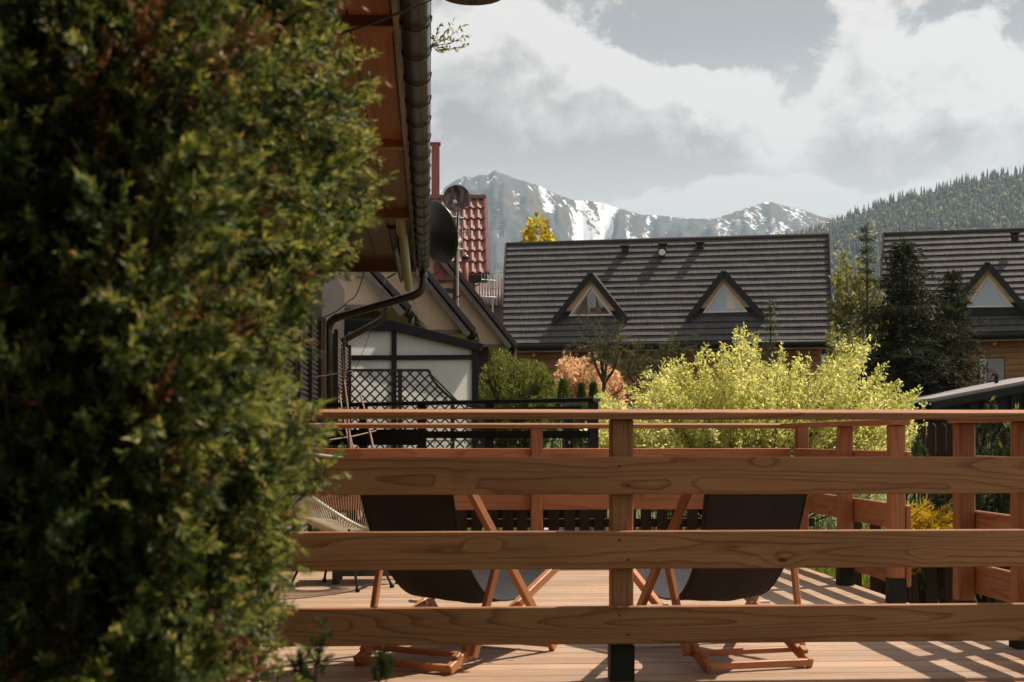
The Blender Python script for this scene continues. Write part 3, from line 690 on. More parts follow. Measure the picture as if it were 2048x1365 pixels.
# ------------------------------------------------------------------ near chalet: wall, eave, gutter
def near_chalet():
    t = thing('timber_chalet', 'near chalet whose wooden eave with brown gutter hangs over the terrace', 'house', (WX - 2.5, 11, -.45))
    Y0, Y1 = -9.0, 16.3; GZ = 2.83; ez = 2.90  # near end drawn out behind the camera, unseen, to shade the hedge
    # walls
    m = MB(); m.box((WX - 2.5, (Y0 + 20.5) / 2, 1.3), (5.0, 20.5 - Y0, 3.5)); m.build('wall', M['darkbrown'], t)
    # soffit planks between the wall and the fascia
    xs = np.linspace(WX, -.17, 6)
    for k in range(5):
        for (ya, yb) in ((Y0, 6.62), (6.72, 9.36), (9.46, 12.36), (12.46, 15.75)):
            zz = ez + (0.03 if yb > 9.4 else 0) + .002 * (k % 2)
            plank('soffit_plank', ((xs[k] + xs[k + 1]) / 2, ya, zz), ((xs[k] + xs[k + 1]) / 2, yb, zz), xs[k + 1] - xs[k] - .008, .02, M['soffit'], t, .003)
    for y in (6.67, 9.41, 12.41): plank('rafter', (WX, y, ez - .01), (-.15, y, ez - .01), .09, .10, M['soffit'], t, .004)
    plank('end_board', (WX - .5, 15.85, ez + .03), (-.15, 15.85, ez + .03), .03, .30, M['soffit'], t, .003)
    for k in range(9): plank('gable_board', (WX - .45 + k * .17, 15.9, ez - .12), (WX - .45 + k * .17, 15.9, ez + .55), .16, .02, M['soffit'], t, .003, up=(0, 1, 0))
    for (ya, yb) in ((Y0, 6.9), (6.91, 9.7), (9.71, 13.0), (13.01, Y1)): plank('fascia_board', (-.15, ya, ez + .02), (-.15, yb, ez + .02), .028, .17, M['oldwood'], t, .003)
    # pitched roof
    pit = math.tan(rad(40))
    for k in range(14):
        xa, xb = -.02 - k * .33, -.02 - (k + 1) * .33 - .03
        za, zb = ez + .13 + k * .33 * pit, ez + .13 + (k + 1) * .33 * pit
        m = MB(); m.prism([(xa, Y0, za + .03), (xb, Y0, zb - .01), (xb, Y0, zb - .05), (xa, Y0, za - .02)], (0, Y1 - Y0 + .15, 0)); m.build('tile_course', M['tile2'], t)
    # half-round gutter
    r = .068; gx = -.062; zc = GZ + r
    g = t
    m = MB(); n = 14; V = []; Fc = []
    for yy in (Y0, Y1):
        for k in range(n + 1): a = math.pi + math.pi * k / n; V.append((gx + r * math.cos(a), yy, zc + r * math.sin(a)))
    for k in range(n): Fc.append((k, k + 1, n + 2 + k, n + 1 + k))
    m.add(V, Fc); go = m.build('gutter', M['gutter'], t, smooth=True); md = go.modifiers.new('thick', 'SOLIDIFY'); md.thickness = .003
    m = MB(); m.tube([(gx + r, Y0, zc), (gx + r, Y1, zc)], .007, 8); m.build('gutter_bead', M['gutter'], go, smooth=True)
    y = 1.0 - .513 * 8
    while y < Y1:
        m = MB(); rr = r + .007
        pts = [(gx + rr * math.cos(math.pi + math.pi * k / n), y, zc + rr * math.sin(math.pi + math.pi * k / n)) for k in range(n + 1)]
        V = []; Fc = []
        for (px_, py_, pz_) in pts:
            for dy in (-.016, .016):
                V.append((px_, py_ + dy, pz_)); V.append((gx + (px_ - gx) * 1.07, py_ + dy, zc + (pz_ - zc) * 1.07))
        for k in range(n):
            a = k * 4; b_ = a + 4; Fc += [(a, b_, b_ + 2, a + 2), (a + 1, a + 3, b_ + 3, b_ + 1), (a, a + 1, b_ + 1, b_), (a + 2, b_ + 2, b_ + 3, a + 3)]
        m.add(V, Fc); m.build('gutter_bracket', M['gutter'], go, smooth=False)
        m = MB(); m.box((-.133, y + .05, zc - .03), (.004, .02, .05)); m.build('bracket_clip', M['zinc'], go)
        y += .513
    # downpipe from the gutter end to the wall and down
    A = Vector((gx, 16.25, GZ + .04)); B = A + Vector((0, 0, -.28)); C = atY(655, 640, 16.3) ; C.x = max(C.x, WX + .06)
    Dn = Vector((C.x, 16.3, -.4))
    def bend(p, q, s, k=5): return [((1 - f) ** 2) * (q + (p - q).normalized() * .13) + 2 * f * (1 - f) * q + f * f * (q + (s - q).normalized() * .13) for f in [i / k for i in range(k + 1)]]
    m = MB(); m.tube([A] + bend(A, B, C) + bend(B, C, Dn) + [Dn], .047, 14); dp = m.build('downpipe', M['gutter'], t, smooth=True)
    for p, q in ((B.lerp(C, .1), B.lerp(C, .13)), (B.lerp(C, .9), B.lerp(C, .93)), (Vector((C.x, 16.3, 1.7)), Vector((C.x, 16.3, 1.66))), (A + Vector((0, 0, -.08)), A + Vector((0, 0, -.11)))):
        m = MB(); m.tube([p, q], .053, 14); m.build('pipe_collar', M['gutter'], dp, smooth=False)
    # roller shutters on the wall
    for (ya, yb, z1) in ((9.2, 11.9, 2.05), (12.25, 14.65, 2.08), (17.3, 20.2, 2.2)):
        s = MB(); s.box((WX + .03, (ya + yb) / 2, (z1 - .0) / 2), (.05, yb - ya, z1)); sh = s.build('roller_shutter', M['darkbrown'], t)
        m = MB(); zz = .03
        while zz < z1 - .05:
            m.prism([(WX + .056, ya + .05, zz), (WX + .075, ya + .05, zz + .012), (WX + .075, ya + .05, zz + .03), (WX + .056, ya + .05, zz + .042)], (0, yb - ya - .1, 0)); zz += .048
        m.build('shutter_slats', M['shutter'], sh, kind='stuff')
        for yy in (ya, (ya + yb) / 2, yb): plank('guide_rail', (WX + .085, yy, 0), (WX + .085, yy, z1 + .05), .05, .05, M['darkbrown'], sh, .003, up=(0, 1, 0))
    plank('corner_board', (WX + .07, 15.1, 0), (WX + .07, 15.1, 2.2), .10, .05, M['pole'], t, .003, up=(0, 1, 0))
    # second thinner drain under the eave
    A = atY(775, 600, 19.4); B = atY(772, 635, 19.4); C = atY(672, 690, 19.4); Dn = atY(662, 780, 19.4)
    m = MB(); m.tube([A] + bend(A, B, C) + bend(B, C, Dn) + [Dn], .045, 12); m.build('rear_downpipe', M['gutter'], t, smooth=True)
near_chalet()
def eave_store():
    r = random.Random(4)
    for k, (px, py0, py1, w) in enumerate(((775, 415, 500, .07), (783, 440, 515, .06), (793, 450, 540, .07), (805, 470, 552, .055), (790, 500, 560, .06))):
        a = atY(px, py0, 13.6); b = atY(px + 14, py1, 15.2 + .05 * k)
        o = plank('stored_board', a, b, w, .025, M['oldwood'], None, .003, roll=.5 * k)
        tag(o, 'weathered grey board stored up under the wooden eave', 'board', 'boards stored under the eave')
    a = atY(800, 412, 12.6); b = atY(820, 580, 15.9)
    t = thing('plastic_pipe', 'long pale plastic pipe with dark open end slung under the eave', 'pipe', a)
    m = MB(); m.tube([a, a.lerp(b, .5), b], [.04, .038, .03], 14); p = m.build('pipe', M['pale'], t, smooth=True)
    m = MB(); d = (b - a).normalized(); m.tube([a - d * .03, a + d * .06], .045, 14); m.build('end_cap', M['black'], t)
    m = MB(); pts = [a.lerp(b, .12 + .88 * k / 12) + Vector((-.04 + r.uniform(-.008, .008), -.04, r.uniform(-.01, .01))) for k in range(13)]; m.tube(pts, [.012 + r.uniform(0, .01) for _ in pts], 6); m.build('peeling_film', M['plaster'], t)
    c = atY(783, 443, 13.4); t = thing('floodlight', 'small round dark floodlight under the eave by the stored boards', 'lamp', c)
    R_ = Matrix.Rotation(rad(90), 3, 'X')
    m = MB(); m.lathe([(0, -.06), (.05, -.06), (.06, -.02), (.075, .03), (.075, .04), (.06, .04), (.055, .02), (0, .02)], c, 20, R_); m.build('housing', M['darkbrown'], t, smooth=True)
    m = MB(); m.lathe([(0, .025), (.05, .025)], c, 20, R_); m.build('lens', M['glassdark'], t)
    m = MB(); m.tube([c + Vector((0, .05, 0)), c + Vector((0, .08, .16)), Vector((c.x, c.y + .1, 2.9))], .012, 8); m.build('bracket', M['darkbrown'], t)
    # satellite dishes
    def dish(c, rr, nrm, mat, label, arm):
        t = thing('satellite_dish', label, 'dish', c); nrm = Vector(nrm).normalized(); q = nrm.to_track_quat('Z', 'Y').to_matrix()
        prof = [(0, 0)] + [(rr * k / 8, .14 * rr * 2 * (k / 8) ** 2) for k in range(1, 9)]; outer = [(r_, z - .012) for r_, z in prof[::-1]]
        m = MB(); m.lathe(prof + [(rr + .008, .28 * rr)] + outer, c, 40, q); m.build('reflector', mat, t, smooth=True)
        m = MB(); m.tube([Vector(c) - nrm * .02, Vector(c) - nrm * .16, Vector(arm)], .013, 8); m.build('mount', M['darkbrown'], t)
        b0 = Vector(c) + q @ Vector((0, -rr * .98, .26 * rr)); m = MB(); m.tube([b0, Vector(c) + q @ Vector((0, -rr * .5, rr * .95))], .01, 6); a_ = m.build('feed_arm', M['zinc'], t)
        m = MB(); m.tube([Vector(c) + q @ Vector((0, -rr * .5, rr * .9)), Vector(c) + q @ Vector((0, -rr * .45, rr * 1.1))], .03, 10); m.build('receiver', M['pale'], a_)
    c = atY(862, 468, 16.75); dish(c, .37, (.78, .55, .30), M['blackmetal'], 'large black satellite dish behind the end of the brown gutter', (c.x - .2, c.y - .3, 3.0))
    c = atY(914, 399, 22.5); dish(c, .21, (-.15, -.9, .1), M['dish_brown'], 'small peeling brown satellite dish in front of the red tiled roof', at(905, 632, 25.9))
    # cables
    def cable(pts, label, rr=.006, sag=.1):
        P = [Vector(p) for p in pts]; out = []
        for a_, b_ in zip(P, P[1:]):
            for k in range(8): f = k / 8; out.append(a_.lerp(b_, f) - Vector((0, 0, sag * 4 * f * (1 - f))))
        out.append(P[-1]); m = MB(); m.tube(out, rr, 6); o = m.build('cable', M['cable'], None, smooth=True); tag(o, label, 'cable')
    cable([atY(640, 80, 5.9), atY(870, -4, 5.95)], 'black cable slung across beneath the soffit up to the gutter', .005, .01)
    cable([atY(590, 628, 16), atY(700, 600, 16.1), atY(733, 520, 16.2)], 'loose brown cable drooping beside the diagonal downpipe', .006, .12)
    cable([atY(882, 455, 16.7), atY(893, 520, 16.75), atY(868, 535, 16.6)], 'pale lead curling over the black satellite dish', .006, -.02)
    cable([atY(700, 760, 19.2), atY(745, 650, 19.2), atY(770, 560, 19.2)], 'thin dark wire hanging before the frosted panels', .004, .05)
    # dark shade hung up by the gutter
    c = at(945, -9, 6.4); t = thing('hanging_lamp', 'dark round lamp shade with a wire ring hung beside the gutter', 'lamp', c)
    m = MB(); m.lathe([(0, .12), (.05, .10), (.12, .04), (.145, .0), (.14, -.004), (.0, .008)], c, 28); m.build('shade', M['darkbrown'], t, smooth=True)
    m = MB(); m.tube([c + Vector((.018 * math.cos(a_), 0, -.012 + .024 * math.sin(a_))) for a_ in [i * 6.2832 / 20 for i in range(21)]], .0025, 6); m.build('wire_ring', M['cable'], t)
    m = MB(); m.tube([c + Vector((0, 0, .11)), c + Vector((-.1, 0, .3)), Vector((-.06, c.y, 2.98))], .006, 6); m.build('cord', M['cable'], t)
    # seedling in the gutter
    base = atY(862, 92, 8.2); t = thing('gutter_sprig', 'leafy green sprig growing out over the brown gutter edge', 'plant', base); rng = np.random.default_rng(3); P = []; D = []; m = MB()
    for (ex, ey) in ((935, 70), (928, 50), (905, 45), (932, 92), (892, 98), (880, 48)):
        e = atY(ex, ey, 8.2 + rng.uniform(-.08, .08)); mid_ = base.lerp(e, .5) + Vector((0, 0, -.02)); pts = [base, mid_, e]; m.tube(pts, [.003, .002, .001], 5)
        for k in range(14): f = .25 + .75 * k / 13; p = base.lerp(mid_, f * 2) if f < .5 else mid_.lerp(e, f * 2 - 1); P.append(p); D.append((e - base).normalized() * .6 + Vector(rng.normal(size=3)) * .6)
    m.build('stem', M['twig'], t); leaves('foliage', P, D, .034, .015, M['twigleaf'], t, rng)
eave_store()

# ------------------------------------------------------------------ houses behind
def roof_courses(EL, ER, RL, RR, n, parent, mat, step=.05, name='tile_course', cols=0, amp=0.0, kick=0.0):
    EL, ER, RL, RR = map(Vector, (EL, ER, RL, RR)); nrm = (ER - EL).cross(RL - EL).normalized()
    if nrm.z < 0: nrm = -nrm
    nc = max(cols * 6, 24)
    for k in range(n):
        a, b = k / n, (k + 1) / n + .012
        m = MB(); V = []; Fc = []
        def P(u, v): return EL.lerp(ER, u).lerp(RL.lerp(RR, u), v)
        r_ = random.Random(k * 13 + n)
        for i in range(nc + 1):
            u = i / nc; w = amp * math.cos(u * cols * 2 * math.pi) if cols else r_.uniform(-.006, .006)
            V += [P(u, a) + nrm * (step + w), P(u, b) + nrm * (.006 + w), P(u, b) - nrm * .04, P(u, a) - nrm * .012]
        for i in range(nc):
            q = i * 4
            for s in range(4): Fc.append((q + s, q + 4 + s, q + 4 + (s + 1) % 4, q + (s + 1) % 4))
        Fc += [(0, 1, 2, 3), (nc * 4, nc * 4 + 3, nc * 4 + 2, nc * 4 + 1)]
        m.add(V, Fc); m.build(name, mat, parent, smooth=bool(cols))
    return nrm
def m_tilerows(): # fine vertical ribs of the pressed tiles
    m, t, b = newmat('ribbed_tile'); tc = t.node('ShaderNodeTexCoord').outputs['Object']; x, y, z = t.sep(tc)
    v = t.comb(t.math('MULTIPLY', t.math('ADD', x, t.math('MULTIPLY', y, -.2)), 7.5), 0.0, t.math('MULTIPLY', z, 3.4))
    br = t.noise(t.comb(t.math('MULTIPLY', x, 11), t.math('MULTIPLY', y, 2), t.math('MULTIPLY', z, 1.2)), 1.0, 3, 0.7)
    gr = t.noise(tc, 1.2, 4, .6)
    k = t.math('MULTIPLY', t.mrange(br, .3, .7, .78, 1.18, False), t.mrange(gr, .3, .7, .85, 1.15, False))
    t.put(b.inputs['Base Color'], t.mix(1.0, (0.086, 0.077, 0.076), t.comb(k, k, k), 'MULTIPLY')); b.inputs['Roughness'].default_value = .8; b.inputs['Specular IOR Level'].default_value = .3
    bp = t.node('ShaderNodeBump'); t.put(bp.inputs['Height'], br); bp.inputs['Strength'].default_value = .8; bp.inputs['Distance'].default_value = .05; t.l.new(bp.outputs[0], b.inputs['Normal']); return m
M['ribtile'] = m_tilerows()
def dormer(parent, pl, nrm, bl, br, pk, glass, g_l, g_r, g_p, shade=None):
    """A-frame dormer on roof plane (pl, nrm); pixels of its base corners and peak"""
    BL = onplane(*bl, pl, nrm); BR = onplane(*br, pl, nrm); ax = (BR - BL); ax.z = 0; ax.normalize(); fn = Vector((ax.y, -ax.x, 0))  # towards the viewer
    if fn.y > 0: fn = -fn
    BL += nrm * .05; BR += nrm * .05
    PK = onplane(*pk, BL, fn)
    zmid = (BL.z + BR.z) / 2
    back = -fn
    def hit(p): return p + back * max(0, ((pl - p).dot(nrm)) / back.dot(nrm))
    PKb = hit(PK) + back * .1
    d = MB()
    for (E, s) in ((BL, -1), (BR, 1)):
        e = E + fn * .35; p = PK + fn * .35; down = (E - PK).normalized(); nn = down.cross(fn).normalized()
        if nn.z < 0: nn = -nn
        e2 = e + down * .22
        m = MB(); m.prism([e2, p, PKb, E + back * .02 + down * .22], nn * .07); sl = m.build('dormer_roof', M['tile'], parent)
        m = MB(); q = e2 + fn * .03; q2 = p + fn * .03; m.prism([q + nn * .08, q2 + nn * .08, q2 - Vector((0, 0, .27)), q - down * .06 - Vector((0, 0, .25))], -fn * .045); m.build('barge_board', M['black'], sl)
    gl = onplane(*g_l, BL, fn); gr = onplane(*g_r, BL, fn); gp = onplane(*g_p, BL, fn)
    # front wall triangle in black, pine lining, frame and pane
    m = MB(); m.prism([BL, BR, PK], back * .08); fw = m.build('dormer_front', M['black'], parent)
    def ring(o0, o1, off, th, mat, name, par):
        m = MB(); n = 3; A = [p + fn * off for p in o0]; B = [p + fn * off for p in o1]; vs = A + B + [p + fn * th for p in A] + [p + fn * th for p in B]; fs = []
        for i in range(n):
            j = (i + 1) % n; fs += [(i, j, n + j, n + i), (2 * n + i, 3 * n + i, 3 * n + j, 2 * n + j), (i, 2 * n + i, 2 * n + j, j), (n + i, n + j, 3 * n + j, 3 * n + i)]
        m.add(vs, fs); return m.build(name, mat, par)
    cen = (gl + gr + gp) / 3
    def sc(k, pts): return [cen + (p - cen) * k for p in pts]
    tri = [gl, gr, gp]
    lin = [onplane(g_l[0] - 11, g_l[1] - 10, BL, fn), onplane(g_r[0] + 11, g_r[1] - 10, BL, fn), onplane(g_p[0], g_p[1] - 13, BL, fn)]; gl2 = onplane(g_l[0] + 8, g_l[1] - 10, BL, fn); gr2 = onplane(g_r[0] - 8, g_r[1] - 10, BL, fn)
    m = MB(); inner = sc(1.0, tri)
    ln = MB(); ln.prism([lin[0], gl2, gp, lin[2]], fn * .10); ln.build('pine_lining', M['lining'], fw)
    ln = MB(); ln.prism([lin[1], gr2, gp, lin[2]], fn * .101); ln.build('pine_lining', M['lining'], fw)
    fr = ring(sc(1.0, tri), sc(.84, tri), .02, .11, M['frame'], 'window_frame', fw)
    m = MB(); m.prism(sc(.86, tri), fn * .05); pn = m.build('window_pane', glass, fw)
    if shade == 'curtain':
        for s, (a_, b_) in enumerate(((.05, .42), (.62, .8))):
            g0, g1, g2 = sc(.82, tri); q0 = g0.lerp(g1, a_); q1 = g0.lerp(g1, b_); tp = g2.lerp(g0 if s == 0 else g1, .25)
            m = MB(); m.prism([q0 + fn * .055, q1 + fn * .055, tp + fn * .055], fn * .004); m.build('curtain', M['curtain'], pn)
    if shade == 'blind':
        g0, g1, g2 = sc(.82, tri); q = g0.lerp(g1, .66); m = MB(); m.box(q + Vector((0, 0, .36)) + fn * .056, (.34, .01, .6), Matrix((ax, back, Vector((0, 0, 1)))).transposed()); m.build('paper_note', M['frame'], pn)
def chalet(label, eL, eR, rL, rR, dEL, n, wall_h, dorm, vents, stone=None, loc=None):
    t = thing('chalet', label, 'house', loc or at((eL[0] + eR[0]) / 2, 800, dEL + 3))
    EL = at(*eL, dEL); ze = EL.z; ER = at(*eR, (ze - EYE) * FPX / (HOR - eR[1]))
    dRL = dEL + 3.75; RL = at(*rL, dRL); zr = RL.z; RR = at(*rR, (zr - EYE) * FPX / (HOR - rR[1]))
    nrm = roof_courses(EL, ER, RL, RR, n, t, M['ribtile'], .095)
    ax = (ER - EL).normalized(); bk = Vector((-ax.y, ax.x, 0)).normalized()
    if bk.y < 0: bk = -bk
    # far slope, ridge, verges, gutter
    m = MB(); B1 = EL + bk * 7.6; B2 = ER + bk * 7.6; m.prism([RL - Vector((0, 0, .03)), RR - Vector((0, 0, .03)), B2, B1], (0, 0, -.12)); m.build('far_slope', M['tile'], t)
    m = MB(); m.tube([RL - ax * .05 + Vector((0, 0, .05)), RR + ax * .05 + Vector((0, 0, .05))], .10, 8); m.build('ridge_cap', M['tile'], t, smooth=True)
    for (e, r_, s) in ((EL, RL, -1), (ER, RR, 1)):
        plank('verge_board', e + ax * s * .05 + nrm * .02, r_ + ax * s * .05 + nrm * .02, .06, .30, M['tile'], t, .01, up=nrm)
        plank('barge_board', e + ax * s * .02 - nrm * .22, r_ + ax * s * .02 - nrm * .22, .05, .24, M['cladding'], t, .01, up=nrm)
        m = MB(); w0 = e + bk * 1.0 - ax * s * .5; m.prism([w0 - Vector((0, 0, .6)), w0 + bk * 5.6 - Vector((0, 0, .6)), (r_ - ax * s * .5) - Vector((0, 0, .5))], ax * s * .1); m.build('gable_wall', M['cladding'], t)
    m = MB(); m.tube([EL - nrm * .02 - bk * .10 - Vector((0, 0, .08)), ER - nrm * .02 - bk * .10 - Vector((0, 0, .08))], .11, 10); m.build('gutter', M['black'], t, smooth=True)
    plank('eave_board', EL + bk * .08 - Vector((0, 0, .16)), ER + bk * .08 - Vector((0, 0, .16)), .05, .26, M['black'], t, .01)
    # wall of horizontal logs
    zb = ze - wall_h; k = 0; z = ze - .42
    W0 = EL + bk * .85 + ax * .45; W1 = ER + bk * .85 - ax * .45
    plank('soffit', EL + bk * .45 + ax * .1 - Vector((0, 0, .30)), ER + bk * .45 - ax * .1 - Vector((0, 0, .30)), .95, .03, M['cladding'], t, .0)
    while z > zb + (1.25 if stone else 0):
        plank('log', Vector((W0.x, W0.y, z)), Vector((W1.x, W1.y, z)), .14, .225, M['cladding'], t, .03); z -= .235
    m = MB(); c = (W0 + W1) / 2 + bk * 2.9; m.box((c.x, c.y, (zb + ze - .5) / 2 - .5), ((W1 - W0).length - .1, 5.6, ze - .5 - zb + 1), Matrix((ax, bk, Vector((0, 0, 1)))).transposed()); wl = m.build('wall', M['mortar'], t)
    for kx in range(7): # rafter tails
        p = W0.lerp(W1, (kx + .5) / 7); plank('rafter_tail', p - bk * .75 - Vector((0, 0, .42)), p + Vector((0, 0, -.42)), .12, .16, M['cladding'], t, .01)
    if stone:
        r_ = random.Random(11); m = MB(); zz = zb - .2; Mx = Matrix((ax, bk, Vector((0, 0, 1)))).transposed(); L = (W1 - W0).length
        while zz < z + .1:
            h = r_.uniform(.07, .13); u = r_.uniform(-.2, 0)
            while u < L:
                w = r_.uniform(.2, .55); dp = r_.uniform(.06, .13)
                if not (stone[0] < u + w / 2 < stone[1]): 
                    p = W0 + ax * (u + w / 2); m.box((p.x, p.y, zz + h / 2), (w - .02, dp, h - .015), Mx)
                u += w
            zz += h
        m.build('stone_cladding', M['stone'], wl, kind='stuff')
    for dm in dorm: dormer(t, EL, nrm, *dm)
    for (vx, vy, big) in vents:
        p = onplane(vx, vy, EL, nrm); m = MB()
        m.box(p + nrm * .16, (.30, .30, .34), Matrix((ax, nrm.cross(ax), nrm)).transposed()); m.prism([p + nrm * .34 + ax * a_ + bk * b_ for a_, b_ in ((-.2, -.25), (.2, -.25), (.2, .15), (-.2, .15))], nrm * .06); m.build('roof_vent', M['tile'], t, .02)
    return t, EL, ER, RL, RR, nrm, W0, W1, ax, bk, zb
r1 = chalet('long dark tiled chalet with two triangular dormer windows in the middle of the valley', (1003, 690), (1664, 681), (1015, 492), (1655, 473), 59.0, 17, 2.9,
    [((1116, 636), (1250, 634), (1183, 549), M['glassdark'], (1138, 633), (1228, 632), (1183, 572), 'curtain'),
     ((1383, 632), (1522, 629), (1448, 545), M['glass'], (1405, 627), (1496, 625), (1448, 568), 'blind')],
    [(1252, 506, 0), (1327, 502, 0), (1401, 499, 0)])
p = onplane(1326, 517, r1[1], r1[5]); 
def vent_pipe():
    m = MB(); m.tube([p, p + r1[5] * .2, p + r1[5] * .3 - r1[9] * .12], .12, 12); o = m.build('vent_pipe', M['tile'], r1[0], smooth=True)
    m = MB(); m.tube([p + r1[5] * .3 - r1[9] * .12, p + r1[5] * .33 - r1[9] * .2], .14, 12); m.build('pipe_cowl', M['frame'], o)
vent_pipe()
r2 = chalet('dark tiled chalet with stone wall and grey door behind the dark spruce', (1758, 672), (2420, 655), (1769, 472), (2420, 449), 58.0, 17, 3.3,
    [((1890, 634), (2062, 631), (1976, 528), M['glass'], (1929, 616), (2028, 615), (1976, 553), None)], [(2030, 480, 0)], stone=(4.0, 5.55))
def front_door():
    t, EL, ER, RL, RR, nrm, W0, W1, ax, bk, zb = r2; fn = -bk; up = Vector((0, 0, 1))
    A = onplane(1958, 716, W0, bk); B = onplane(2010, 716, W0, bk); zt = A.z; L = (B - A).length; A.z = B.z = 0
    def pane(u0, u1, z0, z1, off, th, mat, name, par): 
        c = A.lerp(B, (u0 + u1) / 2); m = MB(); m.box((c + fn * off) + up * ((z0 + z1) / 2), ((u1 - u0) * L, th, z1 - z0), Matrix((ax, bk, up)).transposed()); return m.build(name, mat, par, .006)
    d = pane(0, 1, zb - .1, zt, .06, .06, M['darkbrown'], 'door_frame', t)
    pane(.04, .30, zb, zt - .05, .1, .04, M['frame'], 'side_light', d); lf = pane(.34, .97, zb, zt - .05, .1, .05, M['door'], 'door', d)
    pane(.17, .21, zb + .5, zt - .35, .125, .02, M['glassdark'], 'side_pane', d); pane(.38, .40, zb + .9, zb + 1.3, .15, .04, M['black'], 'door_handle', lf)
front_door()

def aerial(base, top, elems, label, arm=0, sz=.5):
    base = Vector(base); top = Vector(top); t = thing('tv_aerial', label, 'aerial', base, 0, 'rooftop aerials')
    m = MB(); m.tube([base, top], .022, 6); m.build('mast', M['zinc'], t)
    r_ = random.Random(int(base.x * 100)); ax = RT
    for (f, n, w, dirx) in elems:
        p = base.lerp(top, f); b0 = p - ax * .1 * dirx; b1 = p + ax * sz * dirx + FW * -.3; m = MB(); m.tube([b0, b1], .012, 6); b = m.build('boom', M['zinc'], t)
        m = MB()
        for k in range(n): q = b0.lerp(b1, k / max(1, n - 1)); m.tube([q + Vector((0, 0, w * (1 - .4 * k / n))), q - Vector((0, 0, w * (1 - .4 * k / n)))], .007, 5)
        m.build('elements', M['zinc'], b)
aerial(at(1661, 505, 60), at(1662, 440, 60), [(.96, 8, .28, 1), (.90, 7, .22, -1), (.5, 5, .2, 1)], 'rooftop television aerial at the gable end of the long chalet', sz=.6)
aerial(at(984, 565, 52), at(985, 445, 52), [(.98, 7, .2, 1), (.88, 6, .2, 1)], 'thin aerial standing against the snowy mountain beside the red roof', sz=.35)

def gable(label, pk_px, pk_py, e_px, e_py, bot, d, wide, group, deep=5.0, balcony=False):
    """plastered gable facing the terrace: right slope from the peak pixel to the eave pixel"""
    E = at(e_px, e_py, d); K = at(pk_px, pk_py, d); sl = (K - E).normalized(); zt = E.z
    run = wide; P = E + sl * (run / abs(sl.dot(RT))); ax = RT; bk = FW
    t = thing('gabled_house', label, 'house', at(e_px - 40, HOR, d), 0, group)
    Lf = E - ax * (2 * run)
    zb = at(e_px, bot, d).z
    m = MB(); m.prism([E + Vector((0, 0, zb - zt)), E, P, Lf, Lf + Vector((0, 0, zb - zt))], bk * deep); m.build('plaster_wall', M['plaster'], t)
    m = MB(); m.prism([E + Vector((0, 0, zb - zt)) - ax * .35, Lf + Vector((0, 0, zb - zt)), Vector((Lf.x, Lf.y, gz(Lf.x, Lf.y) - .2)), Vector(((E - ax * .35).x, (E - ax * .35).y, gz(0, d) - .2))], bk * (deep - .3)); lw = m.build('lower_wall', M['darkbrown'], t)
    lw.matrix_basis = lw.matrix_basis @ Matrix.Translation(bk * .25)
    nn = Vector((-sl.z, 0, 0)); nn = sl.cross(bk).normalized()
    if nn.z < 0: nn = -nn
    for (a, b, s) in ((E, P, 1), (Lf, P, -1)):
        dv = (b - a).normalized(); n2 = dv.cross(bk).normalized()
        if n2.z < 0: n2 = -n2
        a2 = a - dv * .22
        m = MB(); m.prism([a2 - bk * .18 + n2 * .05, b - bk * .18 + n2 * .05, b - bk * .18 + n2 * .14, a2 - bk * .18 + n2 * .14], bk * (deep + .4)); rf = m.build('roof_slope', M['tile2'], t)
        plank('barge_board', a2 - bk * .20 - n2 * .03, b - bk * .20 + n2 * .0, .03, .10, M['oldwood'], rf, .004, up=n2)
        plank('verge_strip', a2 - bk * .21 + n2 * .11, b - bk * .21 + n2 * .11, .05, .09, M['gutter'], rf, .004, up=n2)
        if s == 1:
            m = MB(); g0 = a2 + n2 * .02 + Vector((0, 0, .02)) + ax * .05; m.tube([g0 - bk * .15, g0 + bk * deep], .065, 10); gu = m.build('gutter', M['gutter'], rf, smooth=True)
            q = g0 + bk * .3; m = MB(); m.tube([q, q - Vector((0, 0, .18)), q - Vector((0, 0, .32)) - ax * .05, q - Vector((0, 0, .5)) - ax * .45, q - Vector((0, 0, 2.0)) - ax * .45], .045, 10); m.build('downpipe', M['gutter'], gu, smooth=True)
            for k in range(4):
                h = a.lerp(b, .1 + k * .12) + n2 * .16; m = MB(); m.tube([h, h + n2 * .12 + ax * .05], .015, 6); m.build('snow_hook', M['gutter'], rf)
    m = MB(); m.beam(E + Vector((0, 0, zb - zt - .02)) - bk * .04 - ax * .0, Lf + Vector((0, 0, zb - zt - .02)) - bk * .04, .12, .06); m.build('sill_band', M['oldwood'], t)
    if balcony:
        for k, py in enumerate((562, 582, 602)):
            a = at(872, py, d - 1.2); b = at(916, py, d - 1.2); plank('balcony_rail', a, b, .05, .10 if k else .06, M['darkbrown'], t, .004)
        for px in (876, 913): plank('balcony_post', at(px, 560, d - 1.15), at(px, 650, d - 1.15), .09, .09, M['darkbrown'], t, .004, up=(0, 1, 0))
        m = MB(); m.prism([at(866, 612, d - 1.25), at(918, 612, d - 1.25), at(918, 620, d - 1.25), at(866, 620, d - 1.25)], bk * 1.4); m.build('balcony_floor', M['darkbrown'], t)
        m = MB(); c = at(880, 545, d - .05); m.box(c, (.22, .06, .42)); m.build('red_shutter', M['redpost'], t)
gable('plastered gable just past the timber eave, cut by the diagonal downpipe', 737, 548, 792, 608, 612, 22.0, 2.6, 'row of plastered gables')
gable('plastered gable with dark streaks above the frosted glass enclosure', 850, 560, 925, 652, 662, 25.5, 3.0, 'row of plastered gables')
gable('plastered gable at the end of the row, with the brown balcony beside it', 890, 530, 1009, 679, 690, 30.0, 3.6, 'row of plastered gables', 6.0, True)

